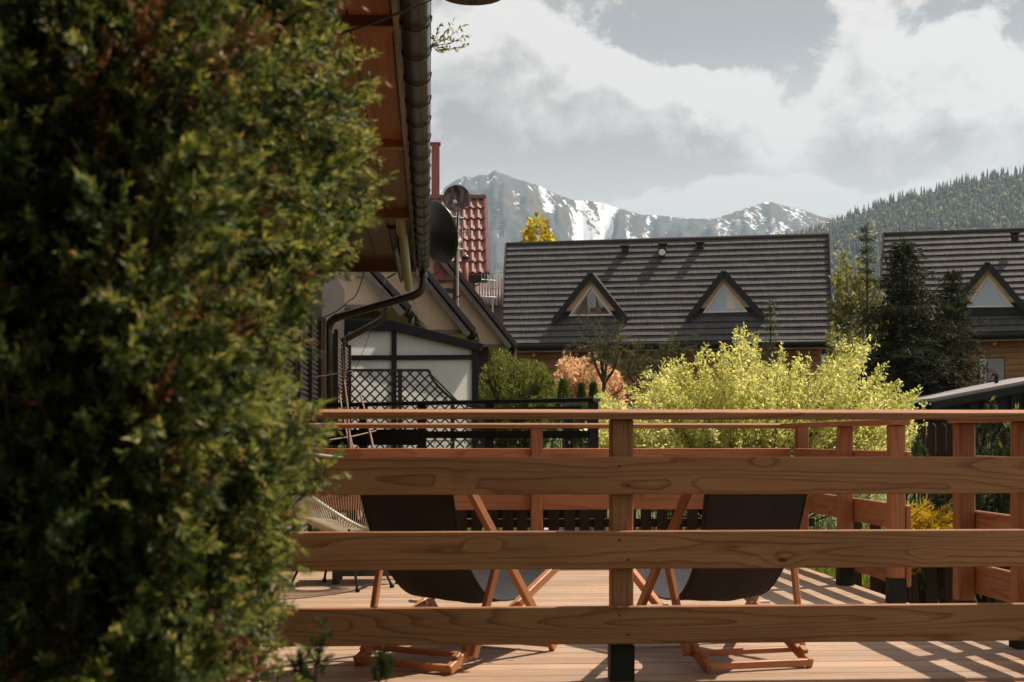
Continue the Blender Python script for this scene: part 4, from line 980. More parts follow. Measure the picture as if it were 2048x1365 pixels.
def red_tiles(EL, ER, RL, RR, n, cols, parent):
    EL, ER, RL, RR = map(Vector, (EL, ER, RL, RR)); nrm = (ER - EL).cross(RL - EL).normalized()
    if nrm.z < 0: nrm = -nrm
    def P(u, v): return EL.lerp(ER, u).lerp(RL.lerp(RR, u), v)
    for k in range(n):
        a, b = k / n, (k + 1) / n + .014
        for c in range(cols):
            V = []; Fc = []; m = MB()
            for i in range(7):
                u = (c + i / 6) / cols; w = .035 * math.cos(i / 6 * 2 * math.pi); V += [P(u, a) + nrm * (.075 + w), P(u, b) + nrm * (.010 + w), P(u, b) - nrm * .05, P(u, a) - nrm * .02]
            for i in range(6):
                q = i * 4
                for s_ in range(4): Fc.append((q + s_, q + 4 + s_, q + 4 + (s_ + 1) % 4, q + (s_ + 1) % 4))
            m.add(V, Fc); m.build('roof_tile', M['red'], parent)
def red_house():
    t = thing('red_roofed_house', 'house with a red steel tile roof and slim red chimney below the snowy peak', 'house', at(900, 800, 42))
    d = 40.0; EL = at(800, 548, d); ER = at(974, 548, d); RL = at(800, 398, d + 1.6); RR = at(969, 398, d + 1.6)
    red_tiles(EL, ER, RL, RR, 7, 12, t)
    plank('verge_board', ER + RT * .03, RR + RT * .03, .10, .14, M['red'], t, .01, up=(0, -1, 0)); plank('ridge_cap', RL + Vector((0, 0, .05)), RR + RT * .05 + Vector((0, 0, .05)), .2, .12, M['red'], t, .02)
    m = MB(); m.prism([EL - Vector((0, 0, .06)), ER - Vector((0, 0, .06)), ER - Vector((0, 0, .26)), EL - Vector((0, 0, .26))], FW * .15 - FW * .3); m.build('eave_board', M['black'], t)
    m = MB(); c = EL.lerp(ER, .45) + FW * 2.4; m.box((c.x, c.y, EL.z - 2.1), (2.0, 3.8, 4.0), Matrix((RT, FW, Vector((0, 0, 1)))).transposed()); m.build('wall', M['cladding'], t)
    m = MB(); m.prism([RL, RR, RR + FW * 2.2 - Vector((0, 0, 2)), RL + FW * 2.2 - Vector((0, 0, 2))], (0, 0, -.1)); m.build('far_slope', M['red'], t)
    a = at(871, 395, d + 1.7); ch = MB(); zt = at(871, 290, d + 1.7).z; ch.box((a.x, a.y, (a.z - 1 + zt) / 2), (.24, .3, zt - a.z + 1)); c_ = ch.build('chimney', M['redpost'], t, .01)
    m = MB(); m.box((a.x, a.y, zt + .02), (.3, .36, .05)); m.build('chimney_cap', M['redpost'], c_)
    m = MB(); m.tube([Vector((a.x + .1, a.y, zt)), Vector((a.x + .1, a.y, zt + .14)), Vector((a.x - .05, a.y, zt + .14))], .008, 5); m.build('lightning_rod', M['zinc'], c_)
    q = at(931, 605, d - 6); q2 = at(931, 518, d - 6); m = MB(); m.tube([q, q2], .07, 12); pv = m.build('vent_pipe', M['redpost'], t, smooth=True); m = MB(); m.lathe([(0.0, .1), (.06, .08), (.12, .0), (0, 0)], q2, 14); m.build('pipe_cowl', M['gutter'], pv, smooth=True)
red_house()
aerial(at(915, 655, 27), at(916, 395, 27), [(.98, 7, .16, 1), (.93, 5, .12, -1), (.84, 6, .14, -1), (.72, 6, .12, 1), (.6, 6, .12, -1)], 'tangled white aerial mast in front of the red tiles', sz=.22)
aerial(at(985, 690, 40), at(985, 546, 40), [(.99, 7, .28, 1), (.89, 6, .26, -1), (.78, 6, .26, 1), (.66, 6, .22, -1)], 'cluster of small aerials above the dark red sheet roof', sz=.3)
def small_roof():
    t = thing('outbuilding', 'small outbuilding with dark red ribbed sheet roof beside the long chalet', 'house', at(985, 800, 52)); d = 50
    EL = at(955, 612, d); ER = at(1004, 612, d); RL = at(955, 557, d + 1.6); RR = at(1004, 557, d + 1.6)
    roof_courses(EL, ER, RL, RR, 1, t, M['darkred'], .03, 'roof_sheet', cols=9, amp=.02)
    m = MB(); c = EL.lerp(ER, .5) + FW * 1.5; m.box((c.x, c.y, EL.z - 1.6), (.8, 2.6, 3.2)); m.build('wall', M['mortar'], t)
    m = MB(); m.prism([RL, RR, RR + FW * 1.6 - Vector((0, 0, 1)), RL + FW * 1.6 - Vector((0, 0, 1))], (0, 0, -.06)); m.build('far_slope', M['darkred'], t)
small_roof()

# ------------------------------------------------------------------ frosted enclosure, trellis, black terrace
def enclosure():
    Y = 20.45; t = thing('glazed_enclosure', 'black framed enclosure with frosted white panels and sloping top', 'enclosure', atY(820, 880, Y))
    def P(px, py, y=Y): return atY(px, py, y)
    def fr(name, a, b, w=.10, h=.09, up=(0, -1, 0)): return plank(name, P(*a), P(*b), h, w, M['black'], t, .006, up=up)
    def bm(name, poly, y, th): m = MB(); m.prism([P(px, py, y) for px, py in poly], (0, th, 0)); return m.build(name, M['black'], t, .005)
    bm('corner_post', [(686, 660), (695, 660), (695, 905), (686, 905)], Y, .1); bm('mullion', [(783, 640), (793, 640), (793, 905), (783, 905)], Y - .003, .1); bm('corner_post', [(944, 680), (957, 680), (957, 905), (944, 905)], Y, .1)
    bm('sloping_beam', [(784, 640), (966, 688), (960, 703), (784, 661)], Y - .05, .2); bm('top_beam', [(660, 640), (790, 640), (790, 662), (660, 662)], Y - .045, .18)
    bm('cross_rail', [(695, 711), (783, 711), (783, 720), (695, 720)], Y + .002, .09); bm('cross_rail', [(793, 711), (944, 710), (944, 719), (793, 720)], Y + .002, .09)
    def pane(poly): m = MB(); m.prism([P(px, py, Y + .05) for px, py in poly], (0, .012, 0)); m.build('frosted_panel', M['frost'], t)
    pane([(690, 655), (786, 655), (786, 714), (690, 714)]); pane([(790, 655), (948, 697), (948, 714), (790, 714)]); pane([(690, 716), (786, 716), (786, 900), (690, 900)]); pane([(790, 716), (948, 716), (948, 900), (790, 900)])
    m = MB(); a, b, c, d_ = P(784, 640), P(966, 688), P(966, 692), P(784, 646); m.prism([a, b, c, d_], (0, .3, 0)); m.build('roof_sheet', M['black'], t)
    for px, py in ((693, 905), (788, 905), (950, 905)): q = P(px, py, Y + .05); plank('footing', (q.x, q.y, -.2), (q.x, q.y, q.z + .01), .09, .09, M['black'], t, 0, up=(0, 1, 0))
enclosure()
def trellis():
    Y = 19.75; t = thing('trellis', 'dark diagonal lattice trellis with a curved end before the frosted panels', 'trellis', atY(790, 880, Y))
    def top(px): 
        if px < 858: return 741
        return 741 + 60 * ((px - 858) / 50.0) ** .62 if px < 908 else 801 + (px - 908) * .35
    inv = 1.0
    step = 20
    def inside(px, py): return 690 <= px <= 978 and top(px) <= py <= 897
    r_ = random.Random(1)
    for sgn in (1, -1):
        for k in range(-20, 60):
            pts = []
            for s in range(0, 170, 2):
                py = 738 + s; px = 690 + k * step + (sgn * s * 1.0) - (0 if sgn > 0 else 0)
                if inside(px, py): pts.append((px, py))
            if len(pts) > 4:
                plank('lattice_slat', atY(*pts[0], Y + (.01 if sgn > 0 else -.004)), atY(*pts[-1], Y + (.01 if sgn > 0 else -.004)), .012, .022, M['darkbrown'], t, 0, up=(0, -1, 0), roll=rad(90))
    crv = [atY(690, 741, Y)] + [atY(px, top(px), Y) for px in (760, 858)] + [atY(px, top(px), Y) for px in range(862, 910, 5)] + [atY(978, top(978), Y)]
    for a, b in zip(crv, crv[1:]): plank('edge_strip', a, b, .05, .035, M['darkbrown'], t, 0)
    for px in (692, 800, 905, 976): q = atY(px, max(top(px), 741), Y); plank('post', (q.x, Y + .03, -.4), (q.x, Y + .03, q.z), .06, .06, M['darkbrown'], t, .003, up=(0, 1, 0))
trellis()
def black_terrace():
    t = thing('black_railing', 'black painted terrace railing in front of the lattice trellis', 'railing', at(950, 880, 14))
    A = at(560, 812, 15.6); B = at(1194, 800, 13.0); zt = B.z; A.z = zt; ax = (B - A).normalized(); bk = Vector((-ax.y, ax.x, 0))
    plank('handrail', A, B, .12, .04, M['blackmetal'], t, .006)
    plank('under_rail', A - Vector((0, 0, .075)) + bk * .06, B - Vector((0, 0, .075)) + bk * .06 - ax * .2, .06, .035, M['blackmetal'], t, .004)
    YV = Vector((0, 1, 0)); plank('side_handrail', B + YV * .06 - ax * .05, B + YV * 2.4 - ax * .05, .11, .04, M['blackmetal'], t, .006)
    for f in (.12, .30, .493, .70, .99):
        p = A.lerp(B, f); plank('post', (p.x, p.y, gz(p.x, p.y) - .1), (p.x, p.y, zt - .02), .09, .09, M['black'], t, .004, up=(0, 1, 0))
    p = B + YV * 2.2 - ax * .05; plank('post', (p.x, p.y, gz(p.x, p.y) - .1), (p.x, p.y, zt - .02), .09, .09, M['black'], t, .004, up=(0, 1, 0))
    for (u0, u1, z0, z1) in ((0, .49, .86, 1.02), (.5, .985, .93, 1.0), (0, .985, .75, .83), (0, .985, .45, .6), (0, .985, .15, .3)):
        a = A.lerp(B, u0); b = A.lerp(B, u1); a.z = b.z = (z0 + z1) / 2; plank('board', a - bk * .055, b - bk * .055, .025, z1 - z0, M['black'], t, .004)
        if u0 == 0: continue
    r_ = random.Random(6); q = A.lerp(B, .52) - bk * .09; q2 = A.lerp(B, .97) - bk * .09
    c = MB(); c.tube([Vector((q.x, q.y, .905)), Vector((q2.x, q2.y, .905))], .004, 5); s = tag(c.build('string_lights', M['cable']), 'string of tiny white bulbs along the black terrace railing', 'string lights')
    for k in range(9):
        p = q.lerp(q2, (k + .5) / 9 + r_.uniform(-.03, .03)); m = MB(); m.lathe([(0, -.022), (.009, -.014), (.010, 0), (.005, .012), (0, .012)], (p.x, p.y, .895), 8); m.build('bulb', M['pale'], s, smooth=True)
black_terrace()
def poles():
    for k, (a, b, r_) in enumerate((((683, 700), (702, 905), .02), ((690, 830), (708, 905), .016), ((722, 790), (748, 908), .02), ((676, 770), (700, 905), .014))):
        Y = 14.2 + .15 * k; A = atY(*a, Y); B = atY(*b, Y - .5); B2 = A + (B - A) * ((A.z + .2) / (A.z - B.z))
        m = MB(); n = 7; pts = [A.lerp(B2, i / n) + Vector((random.Random(k * 9 + i).uniform(-.006, .006), 0, 0)) for i in range(n + 1)]; m.tube(pts, [r_ * .5 + r_ * .6 * i / n for i in range(n + 1)], 8)
        tag(m.build('garden_pole', M['pole'], None, smooth=True), ('tall bare wooden pole leaning by the downpipe, longest of the poles', 'short thin pole crossing behind the tall leaning pole', 'bare pole leaning alone in front of the lattice trellis', 'slender bare pole leaning between the downpipe and the tall pole')[k], 'pole', 'poles leaning by the chalet wall')
    for k, (a, b) in enumerate((((590, 758), (705, 742)), ((660, 880), (752, 862)))):
        A, B = atY(*a, 13.6), atY(*b, 14.3); m = MB(); m.tube([A, A.lerp(B, .5) - Vector((0, 0, .01)), B], .007, 6); tag(m.build('thin_stick', M['pole']), ('thin reddish stick across the tops of the leaning poles', 'thin stick laid across the poles just above the railing board')[k], 'stick', 'sticks across the poles')
poles()
def shed():
    t = thing('garden_shed', 'low black shed with grey sloping roof beside the stone walled chalet', 'shed', at(1960, 830, 24)); d = 24.0
    a = at(1862, 797, d); b = at(2160, 741, d - .5); 
    m = MB(); m.prism([a, b, b - Vector((0, 0, .06)), a - Vector((0, 0, .06))], FW * 3.2); m.build('roof', M['membrane'], t, .008)
    plank('eave_board', a - Vector((0, 0, .13)) - FW * .02, b - Vector((0, 0, .13)) - FW * .02, .04, .13, M['black'], t, .004)
    A = at(1880, 800, d + .3); B = at(2160, 800, d - .2); g = gz(0, d) - .3
    m = MB(); m.prism([(A.x, A.y, g), (B.x, B.y, g), (B.x, B.y, b.z - .09), (A.x, A.y, a.z - .07)], FW * 2.6); m.build('wall', M['black'], t)
    for k in range(10): p_ = A.lerp(B, (k + .5) / 10); plank('cladding_board', (p_.x, p_.y - .02, g), (p_.x, p_.y - .02, a.z - .16 + (b.z - a.z) * (k + .5) / 10), .21, .02, M['black'], t, .004, up=(0, 1, 0))
    f = at(1993, 757, d + 1.5); m = MB(); m.tube([f - Vector((0, 0, .3)), f + Vector((0, 0, .04))], .035, 10); fl = m.build('flue', M['black'], t); m = MB(); m.lathe([(0, .05), (.07, .04), (.09, 0), (0, 0)], f + Vector((0, 0, .04)), 12); m.build('flue_cap', M['black'], fl)
shed()

# ------------------------------------------------------------------ plants
def tubes(m, pts, r0, r1, n=5): k = len(pts); m.tube(pts, [r0 + (r1 - r0) * i / (k - 1) for i in range(k)], n, False)
def bush(name, label, cat, base, tips, mat, rng, leafL, leafW, per, start=.35, spread=.5, stem=.012, side=.12, gravity=0.0, group=None, curl=.25, trunk_mat=None):
    """shoots curving from the base to each tip, leaves along the outer part"""
    t = thing(name, label, cat, base, 0, group); base = np.array(base); P = []; D = []; L = []; m = MB()
    for i, tip in enumerate(tips):
        tip = np.array(tip); v = tip - base; ln = np.linalg.norm(v); mid = base + v * .5 + np.array([0, 0, -gravity * ln]) + rng.normal(size=3) * curl * .18 * ln
        b0 = base + rng.normal(size=3) * np.array([.06, .06, 0]) * ln * .4
        f = np.linspace(0, 1, 7)[:, None]; pts = (1 - f) ** 2 * b0 + 2 * f * (1 - f) * mid + f ** 2 * tip
        if i % 2 == 0 or len(tips) < 120: tubes(m, [Vector(q) for q in pts], stem * ln ** .5, stem * .15, 4)
        u = start + (1 - start) * rng.random(per) ** .8; g = u[:, None]; q = (1 - g) ** 2 * b0 + 2 * g * (1 - g) * mid + g ** 2 * tip
        tg = unit(2 * (1 - g) * (mid - b0) + 2 * g * (tip - mid)); off = rng.normal(size=(per, 3)); q = q + off * side * ln * (1.15 - g) * .55
        P.append(q); D.append(tg * (1 - spread) + rng.normal(size=(per, 3)) * spread + np.array([0, 0, .15])); L.append(leafL * rng.uniform(.55, 1.25, per))
    P = np.concatenate(P); D = np.concatenate(D); L = np.concatenate(L)
    m.build('stems', trunk_mat or M['bark'], t, fix=False); leaves('foliage', P, D, L, L * (leafW / leafL), mat, t, rng)
    return t
def gbase(px, d): q = at(px, 800, d); return Vector((q.x, q.y, gz(q.x, q.y) - .02))

def willow():
    rng = np.random.default_rng(21); d = 15.2; base = gbase(1490, d); tips = []
    top = [(1165, 872), (1200, 815), (1250, 775), (1300, 745), (1340, 722), (1380, 712), (1420, 690), (1455, 668), (1480, 656), (1510, 668), (1545, 690), (1575, 700), (1600, 720), (1640, 725), (1680, 700), (1705, 678), (1735, 682), (1760, 715), (1775, 745), (1800, 775), (1832, 790), (1848, 815), (1858, 870)]
    while len(tips) < 580:
        px = rng.uniform(1165, 1855); tp = interp(top, px); py = tp + (960 - tp) * rng.random() ** 1.5 * .9 + rng.normal() * 14 + 6
        dd = d + rng.normal() * .55; q = at(px, py, dd); tips.append((q.x, q.y, q.z))
    for (px, py) in ((1478, 652), (1490, 650), (1470, 662), (1720, 678), (1735, 688), (1708, 690), (1752, 690), (1845, 772), (1838, 780), (1780, 722), (1300, 738), (1350, 715), (1225, 790), (1400, 700), (1600, 708), (1565, 690), (1800, 760), (1855, 805)):
        q = at(px, py, d + rng.normal() * .2); tips.append((q.x, q.y, q.z))
    bush('willow_shrub', 'bright yellow green dappled willow shrub behind the rear railing', 'shrub', base, tips, M['willow'], rng, .050, .022, 175, .42, .85, .008, .07)
willow()
def round_bush():
    rng = np.random.default_rng(4); d = 23.0; base = gbase(1035, d); tips = []
    top = [(950, 790), (965, 745), (985, 712), (1010, 702), (1035, 722), (1060, 722), (1085, 730), (1105, 755), (1120, 795)]
    for k in range(520):
        px = rng.uniform(950, 1120); tp = interp(top, px); q = at(px, tp + (860 - tp) * rng.random() ** 1.5 * .9, d + rng.normal() * .5); tips.append((q.x, q.y, q.z))
    bush('thuja_bush', 'rounded green thuja bush between the frosted enclosure and the orange maple', 'shrub', base, tips, M['thuja'], rng, .085, .022, 90, .5, .45, .008, .07)
round_bush()
def maple():
    rng = np.random.default_rng(6); d = 26.0; base = gbase(1180, d); tips = []
    top = [(1108, 775), (1118, 735), (1130, 698), (1140, 712), (1150, 728), (1170, 708), (1190, 702), (1210, 718), (1230, 740), (1245, 760), (1252, 790)]
    for k in range(230):
        px = rng.uniform(1110, 1250); tp = interp(top, px); q = at(px, tp + (815 - tp) * rng.random() ** 1.3, d + rng.normal() * .4); tips.append((q.x, q.y, q.z))
    bush('japanese_maple', 'orange pink leaved ornamental maple in front of the long chalet', 'tree', base, tips, M['maple'], rng, .10, .06, 48, .6, .7, .010, .10)
maple()
def pine_tree(label, base, stems, d, n, rng, group):
    t = thing('pine_tree', label, 'tree', base, 0, group); m = MB(); P = []; D = []
    crotch = Vector((base.x, base.y, base.z + .9)) if not hasattr(base, 'crotch') else base.crotch
    c = at(stems[0][0], stems[0][1], d); m.tube([base, c], [.04, .03], 8, False)
    for path in stems[1:]:
        pts = [c] + [at(px, py, d + rng.normal() * .15) for px, py in path]; tubes(m, pts, .024, .006, 6)
        for a, b in zip(pts[len(pts) // 2 - 1:], pts[len(pts) // 2:]):
            for k in range(n):
                q = a.lerp(b, rng.random()); e = q + Vector(rng.normal(size=3)) * .17 + Vector((0, 0, .06)); tubes(m, [q, e], .006, .003, 3)
                for s in range(46): f = .3 + .7 * rng.random(); w = q.lerp(e, f); P.append(w); D.append((e - q).normalized() * .8 + Vector(rng.normal(size=3)) * .55)
    m.build('trunk', M['bark'], t, fix=False); leaves('foliage', P, D, .075, .007, M['pine'], t, rng)
rng0 = np.random.default_rng(8)
pine_tree('small forked pine standing before the orange maple', gbase(1208, 21), [(1208, 768), [(1195, 740), (1185, 710), (1176, 688), (1170, 668)], [(1212, 735), (1215, 710), (1222, 692), (1228, 672)], [(1225, 745), (1233, 725), (1240, 700)], [(1205, 730), (1198, 705), (1188, 670)], [(1202, 720), (1212, 700), (1210, 684)]], 21, 6, rng0, 'small garden pines')
pine_tree('small grey green pine rising behind the willow shrub', gbase(1300, 21), [(1300, 800), [(1285, 760), (1275, 730), (1271, 700)], [(1310, 750), (1330, 720), (1335, 688)], [(1330, 755), (1350, 715), (1360, 685)], [(1270, 770), (1255, 745), (1262, 722)], [(1300, 760), (1300, 735), (1298, 715)]], 21, 7, rng0, 'small garden pines')
def dwarf(px, py, w, d, label):
    rng = np.random.default_rng(px); base = gbase(px, d); top = at(px, py, d); h = top.z - base.z; r = w / FPX * d / 2
    t = thing('dwarf_spruce', label, 'shrub', base, 0, 'clipped dwarf spruces'); m = MB(); tubes(m, [base, top], .03, .006, 6); m.build('trunk', M['bark'], t, fix=False)
    n = 5200; a = rng.uniform(0, 6.283, n); f = 1 - rng.random(n) ** .6; f = rng.random(n); rr = r * (1 - f) ** .75 * (1.55) * rng.uniform(.75, 1.03, n); rr = np.minimum(rr, r * 1.2)
    P = np.stack([base.x + np.cos(a) * rr, base.y + np.sin(a) * rr, base.z + .02 + f * h], 1); D = np.stack([np.cos(a), np.sin(a), rng.uniform(.1, 1.0, n)], 1) + rng.normal(size=(n, 3)) * .35
    leaves('foliage', P, D, .055, .012, M['dwarf'], t, rng)
dwarf(1127, 763, 50, 18.5, 'clipped cone of bright green dwarf spruce beside the thuja bush')
dwarf(1163, 772, 32, 18.0, 'small bright green dwarf spruce cone next to the black railing corner')
dwarf(1187, 770, 34, 17.4, 'narrow bright green dwarf spruce cone closest to the willow shrub')
def spruce(label, px, py_top, d, base_px, rad_px, mat, rng, nwh, dens, start=.0, droop=.25, needle=.09, group=None, gaps=0.0, lean=0):
    base = gbase(base_px, d); top = at(px, py_top, d); h = top.z - base.z; R = rad_px / FPX * d
    t = thing('spruce_tree', label, 'tree', base, 0, group); m = MB(); P = []; D = []
    tubes(m, [base, base.lerp(top, .5), top], .10 * R + .02, .006, 7)
    for k in range(nwh):
        f = start + (1 - start) * (k + .5) / nwh; c = base.lerp(top, f); Lb = R * (1 - f) ** .8 * rng.uniform(.75, 1.1) + .05
        nb = max(4, int(dens * (1 - f * .5))); a0 = rng.uniform(0, 6.28)
        for b in range(nb):
            if rng.random() < gaps: continue
            a = a0 + b / nb * 6.283 + rng.normal() * .15; L = Lb * rng.uniform(.35, 1.3); up = .45 * f ** 3 * 1.6 + .1
            e = c + Vector((math.cos(a) * L, math.sin(a) * L, L * (up - droop))); mid = c.lerp(e, .55) + Vector((0, 0, L * .10)); tubes(m, [c, mid, e], .012 + .01 * L, .003, 4)
            ns = max(3, int(L / .16))
            for s in range(ns):
                g = (s + .6) / ns; q = (c.lerp(mid, g / .55) if g < .55 else mid.lerp(e, (g - .55) / .45))
                for sd in (-1, 1):
                    w = L * .34 * (1.15 - g) + .05; dirv = Vector((math.cos(a + sd * 1.0), math.sin(a + sd * 1.0), -.30 + rng.normal() * .15)); e2 = q + dirv * w
                    nn = max(6, int(w / .02))
                    for z in range(nn): u = rng.random(); P.append(q.lerp(e2, u)); D.append(dirv * .7 + Vector(rng.normal(size=3)) * .5)
    for z in range(60): f = rng.uniform(.9, 1.0); P.append(base.lerp(top, f)); D.append(Vector(rng.normal(size=3)) * .7 + Vector((0, 0, .6)))
    m.build('trunk', M['bark'], t, fix=False); leaves('foliage', P, D, needle, needle * .16, mat, t, rng)
rg = np.random.default_rng(10)
spruce('tall dark spruce before the stone walled chalet', 1805, 488, 27.0, 1815, 215, M['spruce'], rg, 32, 13, .0, .20, .15, gaps=.1)
spruce('dark leaning spruce with ragged tip beside the tall dark spruce', 1908, 545, 27.5, 1880, 140, M['spruce'], rg, 26, 11, .0, .20, .15, gaps=.12)
spruce('thin young spruce with bare candle top between the two chalets', 1733, 450, 29.0, 1738, 52, M['spruce_light'], rg, 20, 7, .1, .0, .10, gaps=.25)
spruce('tiny bare spruce tip poking above the willow shrub', 1540, 600, 24.0, 1545, 28, M['spruce_light'], rg, 22, 5, .2, -.05, .06, gaps=.35)
def broad(name, label, px, d, top, n, mat, seed, L, W, per, lo, side=.1, trunk=.02, group=None):
    rng = np.random.default_rng(seed); base = gbase(px, d); tips = []
    for k in range(n):
        x = rng.uniform(top[0][0], top[-1][0]); tp = interp(top, x); q = at(x, tp + (lo - tp) * rng.random() ** 1.1, d + rng.normal() * d * .012); tips.append((q.x, q.y, q.z))
    bush(name, label, 'tree', base, tips, mat, rng, L, W, per, .72, .6, trunk, side, group=group, curl=.12)
broad('birch_tree', 'bright yellow birch crown rising behind the long chalet ridge', 1078, 75, [(1042, 485), (1050, 450), (1065, 432), (1085, 432), (1098, 455), (1112, 480), (1118, 490)], 110, M['birch'], 12, .34, .22, 34, 560, .028, .03)
broad('spring_tree', 'pale yellow green spring tree between the two dark chalets', 1705, 40, [(1660, 560), (1668, 520), (1690, 505), (1715, 515), (1740, 540), (1765, 580), (1785, 640)], 170, M['decid'], 13, .14, .08, 44, 740, .05, .02)
broad('small_shrub', 'small pale leafed shrub at the corner of the black railing', 1205, 16.6, [(1192, 800), (1200, 778), (1212, 785), (1222, 800)], 60, M['willow'], 14, .055, .018, 50, 860, .06, .006)
broad('roadside_shrub', 'leafy green shrub in the shade below the spring tree', 1690, 34, [(1650, 660), (1680, 640), (1720, 650), (1760, 650), (1800, 690)], 180, M['decid'], 15, .12, .06, 50, 780, .06, .012)
def golden():
    rng = np.random.default_rng(16); base = Vector((SX + .38, 9.62, -.45)); d = 9.45; P = []; D = []
    t = thing('golden_cypress', 'golden thread leaved cypress spilling over the low side picket fence', 'shrub', base); m = MB()
    for k in range(130):
        px = rng.uniform(1812, 1915); py = rng.uniform(992, 1085) + abs(px - 1870) * .25; e = at(px, py, d - abs(rng.normal()) * .2); mid = Vector(base).lerp(e, .6) + Vector((0, 0, .22)); tubes(m, [base, mid, e + Vector((0, 0, -.03))], .006, .001, 4)
        for s in range(60): f = .35 + .65 * rng.random(); q = (1 - f) ** 2 * base + 2 * f * (1 - f) * mid + f * f * e; tg = (2 * (1 - f) * (mid - base) + 2 * f * (e - mid)).normalized(); P.append(q); D.append(tg * .8 + Vector(rng.normal(size=3)) * .35 - Vector((0, 0, .25)))
    m.build('stems', M['twig'], t, fix=False); leaves('foliage', P, D, .055, .0055, M['cypress'], t, rng)
golden()
def mugo(label, px, d, tops, rng, lo):
    base = gbase(px, d); t = thing('mugo_pine', label, 'shrub', base, 0, 'mugo pines by the fence'); m = MB(); P = []; D = []; cP = []; cD = []
    for (x, y) in tops:
        e = at(x, y, d + rng.normal() * .15); c = Vector((e.x + rng.normal() * .08, e.y + rng.normal() * .08, e.z - rng.uniform(.2, .35))); tubes(m, [base, c, e], .018, .005, 5)
        for s in range(380): f = rng.random(); q = c.lerp(e, f); P.append(q); D.append((e - c).normalized() * .75 + Vector(rng.normal(size=3)) * .5)
        cP += [e + Vector(rng.normal(size=3)) * .008 for _ in range(4)]; cD += [(e - c).normalized() + Vector(rng.normal(size=3)) * .1 for _ in range(4)]
    m.build('stems', M['bark'], t, fix=False); leaves('foliage', P, D, .055, .005, M['pine_green'], t, rng); leaves('candles', cP, cD, .07, .012, M['decid'], t, rng)
M['pine_green'] = leafmat('mugo_needles', [(0, (0.016, 0.032, 0.014)), (0.6, (0.045, 0.075, 0.028)), (1, (0.10, 0.135, 0.05))], .25)
rg2 = np.random.default_rng(17)
mugo('dense green mugo pine behind the dark side railing', 1990, 9.6, [(rg2.uniform(1935, 2100), rg2.uniform(855, 1090)) for _ in range(60)], rg2, 1000)
mugo('mugo pine with pale candles rising above the handrail by the shed', 1985, 11.0, [(1985, 806), (1978, 830), (1992, 830), (2036, 822), (1968, 850), (2004, 845), (2030, 850), (2046, 840)], rg2, 900)
mugo('little mugo pine beside the corner post of the side railing', 1835, 10.8, [(1835, 878), (1826, 900), (1845, 895), (1838, 915), (1820, 925), (1850, 920)], rg2, 940)
mugo('mugo pine hiding behind the step gap under the golden cypress', 1850, 10.2, [(rg2.uniform(1800, 1930), rg2.uniform(970, 1130)) for _ in range(34)], rg2, 1000)
def grass():
    rng = np.random.default_rng(30); n = 26000; x = rng.uniform(-2, 7, n); y = rng.uniform(11.6, 15.5, n); keep = (rng.random(n) < .8); x, y = x[keep], y[keep]
    z = np.array([gz(0, b) for b in y]) - .01; n = len(x); L = rng.uniform(.10, .34, n) * np.where(rng.random(n) < .2, 1.7, 1)
    tag(leaves('meadow_grass', np.stack([x, y, z], 1), np.stack([rng.normal(size=n) * .3, rng.normal(size=n) * .3, np.ones(n)], 1), L, .012, M['grass'], None, rng), 'tall meadow grass behind the low picket fence', 'grass', kind='stuff')
    n = 5000; x = rng.uniform(SX + .15, 4.5, n); y = rng.uniform(5, 11.4, n); L = rng.uniform(.1, .3, n)
    tag(leaves('side_grass', np.stack([x, y, np.full(n, -.46)], 1), np.stack([rng.normal(size=n) * .3, rng.normal(size=n) * .3, np.ones(n)], 1), L, .011, M['grass'], None, rng), 'grass growing beside the deck under the mugo pines', 'grass', kind='stuff')
grass()

